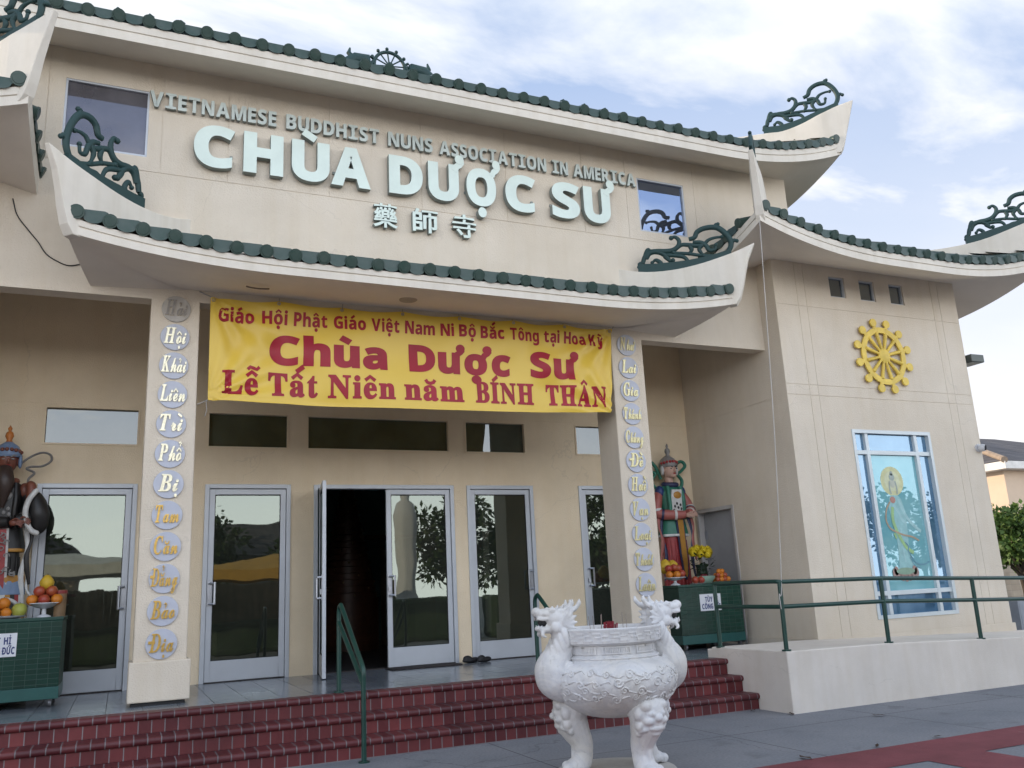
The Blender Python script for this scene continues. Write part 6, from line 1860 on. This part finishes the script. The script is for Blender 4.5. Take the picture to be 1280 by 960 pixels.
# ================================================================== BEYOND THE WING
house_wall = mat('house_stucco', (.60, .47, .35), .9, .06, 1.2, .2, 60)
H_ = thing('neighbour_house', 'tan stucco house with grey tiled hip roof beyond the wing', 'house', (38, 30, 0))
b = MB(); b.box(34.1, 50, 25, 40, 0, 5.45); b.build('wall', house_wall, H_)
ov = .55
x0, x1, y0, y1, ze = 34.1 - ov, 50.5, 25 - ov, 40.5, 5.45
b = MB(); rz = ze + 2.9
b.add([(x0, y0, ze + .3), (x1, y0, ze + .3), (x1, y1, ze + .3), (x0, y1, ze + .3), (x0 + 6.5, y0 + 8, rz), (x1 - 6.5, y0 + 8, rz)], [(0, 1, 5, 4), (1, 2, 5), (2, 3, 4, 5), (3, 0, 4)])
rf = b.build('roof', roof_far, H_)
b = MB(); b.tube([(x0, y0, ze + .33), (x0 + 6.5, y0 + 8, rz + .03)], .14, n=8); b.build('hip_tiles', mat('tan_hip_tile', (.34, .26, .19), .9, .2, 3), rf)
b = MB(); b.box(x0, x1, y0, y1, ze - .04, ze + .29); b.build('fascia', mat('house_white', (.72, .70, .66), .7), rf, bevel=.02)

b = MB(); b.box(22, 60, 21.0, 21.2, 0, 2.05); b.box(22, 60, 20.97, 21.23, 2.052, 2.12)
o = b.build('block_wall', block_m, None); tag(o, 'low tan concrete block wall behind the round green tree', 'wall')
ky = mat('kerb_yellow', (.50, .38, .10), .8, .15, 3)
b = MB(); b.box(15, 60, 18.4, 18.6, 0, .15); struct(b.build('kerb', ky))
asph = mat('dark_asphalt', (.055, .056, .06), .9, .2, 3, .4, 60)
b = MB(); b.add([(14, 13, .004), (60, 13, .004), (60, 18.4, .004), (14, 18.4, .004)], [(0, 1, 2, 3)]); struct(b.build('road', asph))
b = MB(); b.add([(14, 18.6, .008), (60, 18.6, .008), (60, 20.97, .008), (14, 20.97, .008)], [(0, 1, 2, 3)]); struct(b.build('planting_bed', mat('brown_soil', (.07, .05, .035), .95, .3, 4, .6, 20)))
bo = thing('utility_box', 'grey utility box on the ground beyond the wing corner', 'utility box', (16.95, 12.6, 0))
gm = mat('grey_box_paint', (.24, .26, .29), .5, .08, 5)
b = MB(); b.box(16.62, 17.05, 12.4, 12.8, .05, .72); b.build('body', gm, bo, bevel=.012)
b = MB(); b.box(16.55, 17.2, 12.3, 12.9, 0, .05); b.build('plinth', marble_base, bo)
b = MB(); b.box(16.66, 17.01, 12.395, 12.399, .12, .66); b.build('door', gm, bo)

def tree(x, y, h, cr, ch_, label, seed, n=2600, lf=.11, group=None, col=((.035, .075, .014), (.085, .14, .03)), cat='tree'):
    rnd = random.Random(seed)
    t = thing('leafy_tree', label, cat, (x, y, 0), group)
    b = MB()
    zc_ = h - ch_
    b.tube(spline([(x, y, 0), (x + .03, y, zc_ * .5), (x - .02, y + .03, zc_), (x, y, zc_ + ch_ * .5)], 4), [.09 * cr / 1.3 * (1 - .045 * k) for k in range(13)], n=10)
    for k in range(9):
        a = 2.4 * k; r = cr * .7
        z0_ = zc_ * (.75 + .04 * k)
        b.tube(spline([(x, y, z0_), (x + r * .5 * math.cos(a), y + r * .5 * math.sin(a), zc_ + ch_ * .3), (x + r * math.cos(a), y + r * math.sin(a), zc_ + ch_ * rnd.uniform(.2, .7))], 4), [.045 * cr / 1.3 * (1 - .09 * q) for q in range(9)], n=6)
    b.build('trunk', mat('tree_bark', (.06, .045, .03), .9, .3, 12, .5, 40), t, smooth=60)
    clumps = []
    for k in range(46):
        u = rnd.uniform(-1, 1); a = rnd.random() * 2 * PI; rr = rnd.uniform(.45, 1.0)
        s_ = math.sqrt(1 - u * u)
        clumps.append((Vector((x + cr * rr * s_ * math.cos(a), y + cr * rr * s_ * math.sin(a), zc_ + ch_ * .5 + ch_ * .5 * rr * u)), rnd.uniform(.18, .34) * cr))
    b = MB()
    for k in range(n):
        c, r = clumps[rnd.randrange(len(clumps))]
        v = Vector((rnd.gauss(0, 1), rnd.gauss(0, 1), rnd.gauss(0, .8)))
        v = v.normalized() * r * rnd.random() ** .4
        o_ = c + v
        d = (v.normalized() + Vector((rnd.uniform(-.7, .7), rnd.uniform(-.7, .7), rnd.uniform(-.9, .4)))).normalized()
        w = d.cross(Vector((rnd.uniform(-1, 1), rnd.uniform(-1, 1), rnd.uniform(-1, 1)))).normalized()
        l_ = lf * rnd.uniform(.7, 1.3); w = w * l_ * .32
        b.add([o_, o_ + d * l_ * .45 + w, o_ + d * l_, o_ + d * l_ * .45 - w], [(0, 1, 2, 3)])
    key = 'leaf_%d' % int(col[1][1] * 1000)
    b.build('crown', mat(key, col[1], .55, .2, 2.5, col2=col[0], spec=.3), t)
    return t
tree(23.6, 17.3, 3.05, 1.35, 1.75, 'round dark green citrus tree before the tan block wall', 11, n=4200, lf=.16)

# ================================================================== ACROSS THE FORECOURT (seen only as reflections in the glass)
gs = thing('standing_statue', 'tall white robed statue across the forecourt, reflected in the glass door', 'statue', (8.75, -6.2, 0))
wst = mat('white_plaster', (.62, .60, .60), .7, .05, 4)
b = MB(); b.lathe([(1.0, 0), (1.0, .7), (.8, .8), (.7, 1.1), (.45, 1.25), (.36, 1.5), (.34, 2.4), (.40, 3.6), (.42, 4.1), (.30, 4.5), (.14, 4.62), (.17, 4.8), (.17, 5.0), (.09, 5.15), (.05, 5.35), (0, 5.4)], (8.75, -6.2, 0), n=36, sy=.8, fn=lambda r, a, z: r * (1 + .04 * math.sin(7 * a) * (1.3 < z < 4)))
b.build('body', wst, gs, smooth=60)
b = MB(); b.lathe([(1.4, 0), (1.4, .5), (1.2, .6), (0, .6)], (8.75, -6.2, 0), n=24); b.build('pedestal', wst, gs, smooth=30)
dk = ((.02, .04, .012), (.045, .075, .022))
for i, (x, y, h, cr) in enumerate(((11.5, -8.5, 5.2, 1.9), (14.2, -9, 4.6, 1.8), (17.5, -9, 5.4, 2.1), (6.2, -9.5, 4.0, 1.3), (21, -8, 5.2, 2.0), (25, -8.5, 5.6, 2.1), (2.2, -12, 5.5, 1.9), (-4, -12, 5.0, 1.8), (29.5, -8, 5.0, 2.0))):
    tree(x, y, h, cr, h * .68, 'dark broad tree number across the forecourt seen in the glass', 30 + i, n=3200, lf=.22, group='trees across the forecourt', col=dk)
for o in COL.objects:
    if o.get('group') == 'trees across the forecourt': o['label'] = 'dark broad tree across the forecourt, seen only mirrored in the glass'
hd_m = mat('hedge_leaf', (.03, .055, .016), .7, .3, 5, .8, 14)
for x0, x1 in ((7.2, 10.6), (11, 16), (-3.6, 1.6), (2.4, 6.6)):  # the two hedges before the fence are added to darken door reflections
    b = MB(); hy = -4.9 if x0 < 7 else -5.2; b.box(x0, x1, hy, hy + (.5 if x0 < 7 else 1.0), 0, .95 if x0 < 7 else 1.35); o = b.build('hedge', hd_m, None, bevel=.15); tag(o, {7.2: 'clipped hedge at the foot of the white statue, mirrored in the glass', 11: 'longer clipped hedge beyond the white statue, mirrored in the glass', -3.6: 'dark hedge added before the board fence to darken the leftmost door reflection', 2.4: 'dark hedge added before the board fence to darken the second door reflection'}[x0], 'hedge')
fw = mat('fence_board', (.25, .20, .135), .8, .2, 5, streak=.3)
b = MB()
for k in range(60):
    b.box(-4 + k * .2, -4 + k * .2 + .1985, -5.05 + .012 * (k % 2), -5.0, .05, 2.0 + .012 * ((k * 7) % 3))
b.box(-4, 8, -4.99, -4.95, .4, .5); b.box(-4, 8, -4.99, -4.95, 1.5, 1.6)
o = b.build('board_fence', fw, None); tag(o, 'weathered board fence across the forecourt, mirrored in the left doors', 'fence')
def canopy_tent(x0, x1, y0, y1, zt, label, mm):
    t = thing('canopy_tent', label, 'tent', ((x0 + x1) / 2, (y0 + y1) / 2, 0), 'canopy tents across the forecourt')
    pl = mat('tent_pole', (.5, .5, .5), .4, metal=.5)
    for px in (x0, x1):
        for py in (y0, y1):
            b_ = MB(); b_.tube([(px, py, 0), (px, py, zt)], .03, n=8); b_.build('pole', pl, t)
    b_ = MB(); n = 12; vs = []
    for j in range(n + 1):
        for i in range(n + 1):
            u, v = i / n, j / n
            vs.append((x0 + (x1 - x0) * u, y0 + (y1 - y0) * v, zt + .55 * min(1 - abs(2 * u - 1), 1 - abs(2 * v - 1)) - .1 * math.sin(PI * u) * math.sin(PI * v)))
    b_.add(vs, [(j * (n + 1) + i, j * (n + 1) + i + 1, (j + 1) * (n + 1) + i + 1, (j + 1) * (n + 1) + i) for j in range(n) for i in range(n)])
    for (xa, ya, xb, yb) in ((x0, y0, x1, y0), (x0, y1, x1, y1), (x0, y0, x0, y1), (x1, y0, x1, y1)):
        b_.add([(xa, ya, zt), (xb, yb, zt), (xb, yb, zt - .28), (xa, ya, zt - .28)], [(0, 1, 2, 3)])
    b_.build('canopy_cloth', mm, t, smooth=60)
    return t
canopy_tent(-7.5, 1.2, -4.4, -1.2, 2.55, 'white canopy tent across the forecourt, mirrored in the leftmost door', mat('white_tent', (.72, .70, .64), .8))
canopy_tent(1.5, 6.2, -4.4, -1.8, 2.30, 'amber canopy tent across the forecourt, mirrored in the second door', mat('amber_tent', (.62, .34, .06), .8))

lfm = mat('dry_leaf', (.06, .035, .02), .9, .2, 20)
for i, (x, y, rz_) in enumerate(((6.30, 8.02, .3), (6.42, 7.55, 1.2), (6.95, 6.9, 2.1), (5.72, 5.74, .7), (6.40, 5.73, 2.6), (4.95, 5.72, 1.6))):
    b = MB(); M_ = Matrix.Rotation(rz_, 3, 'Z'); k = .045 + .012 * (i % 3)
    b.v = [tuple(M_ @ Vector(q) + Vector((x, y, .007))) for q in ((-k, 0, .004), (-.3 * k, -.4 * k, .012), (.5 * k, -.35 * k, .006), (k, 0, .016), (.5 * k, .38 * k, .008), (-.3 * k, .42 * k, .014))]
    b.f = [[0, 1, 5], [1, 2, 4, 5], [2, 3, 4]]; b.mi = [0, 0, 0]
    o = b.build('fallen_leaf', lfm, None); tag(o, 'small dry brown leaf on the pavement near the cream ramp wall' if i < 3 else 'small dry brown leaf on the edge of the red paving', 'leaf', 'dry leaves by the ramp wall' if i < 3 else 'dry leaves on the red edge')

for (x0, x1, y0, y1, hh, lab) in ((-9.5, -1.5, -17, -12.8, 3.1, 'low tan house across the street, mirrored behind the leftmost door'), (0.5, 9.0, -19, -14.5, 3.3, 'low grey house across the street, mirrored behind the second door')):
    hz_ = thing('street_house', lab, 'house', ((x0 + x1) / 2, y1, 0), 'houses across the street')
    b = MB(); b.box(x0, x1, y0, y1, 0, hh); b.build('wall', house_wall if x0 < 0 else mat('grey_house_paint', (.30, .31, .30), .9, .06, 2), hz_)
    b = MB(); ym = (y0 + y1) / 2
    b.add([(x0 - .5, y0 - .5, hh + .002), (x1 + .5, y0 - .5, hh + .002), (x1 + .5, y1 + .5, hh + .002), (x0 - .5, y1 + .5, hh + .002), (x0 + 1.5, ym, hh + 1.6), (x1 - 1.5, ym, hh + 1.6)], [(3, 2, 1, 0), (0, 1, 5, 4), (1, 2, 5), (2, 3, 4, 5), (3, 0, 4)])
    b.build('roof', roof_far, hz_)
    for wx in (x0 + 1.5, x0 + 4.6):
        b = MB(); b.box(wx, wx + 1.5, y1 + .002, y1 + .04, 1.0, 2.2); b.build('window', mat('street_window', (.05, .06, .07), .2), hz_)
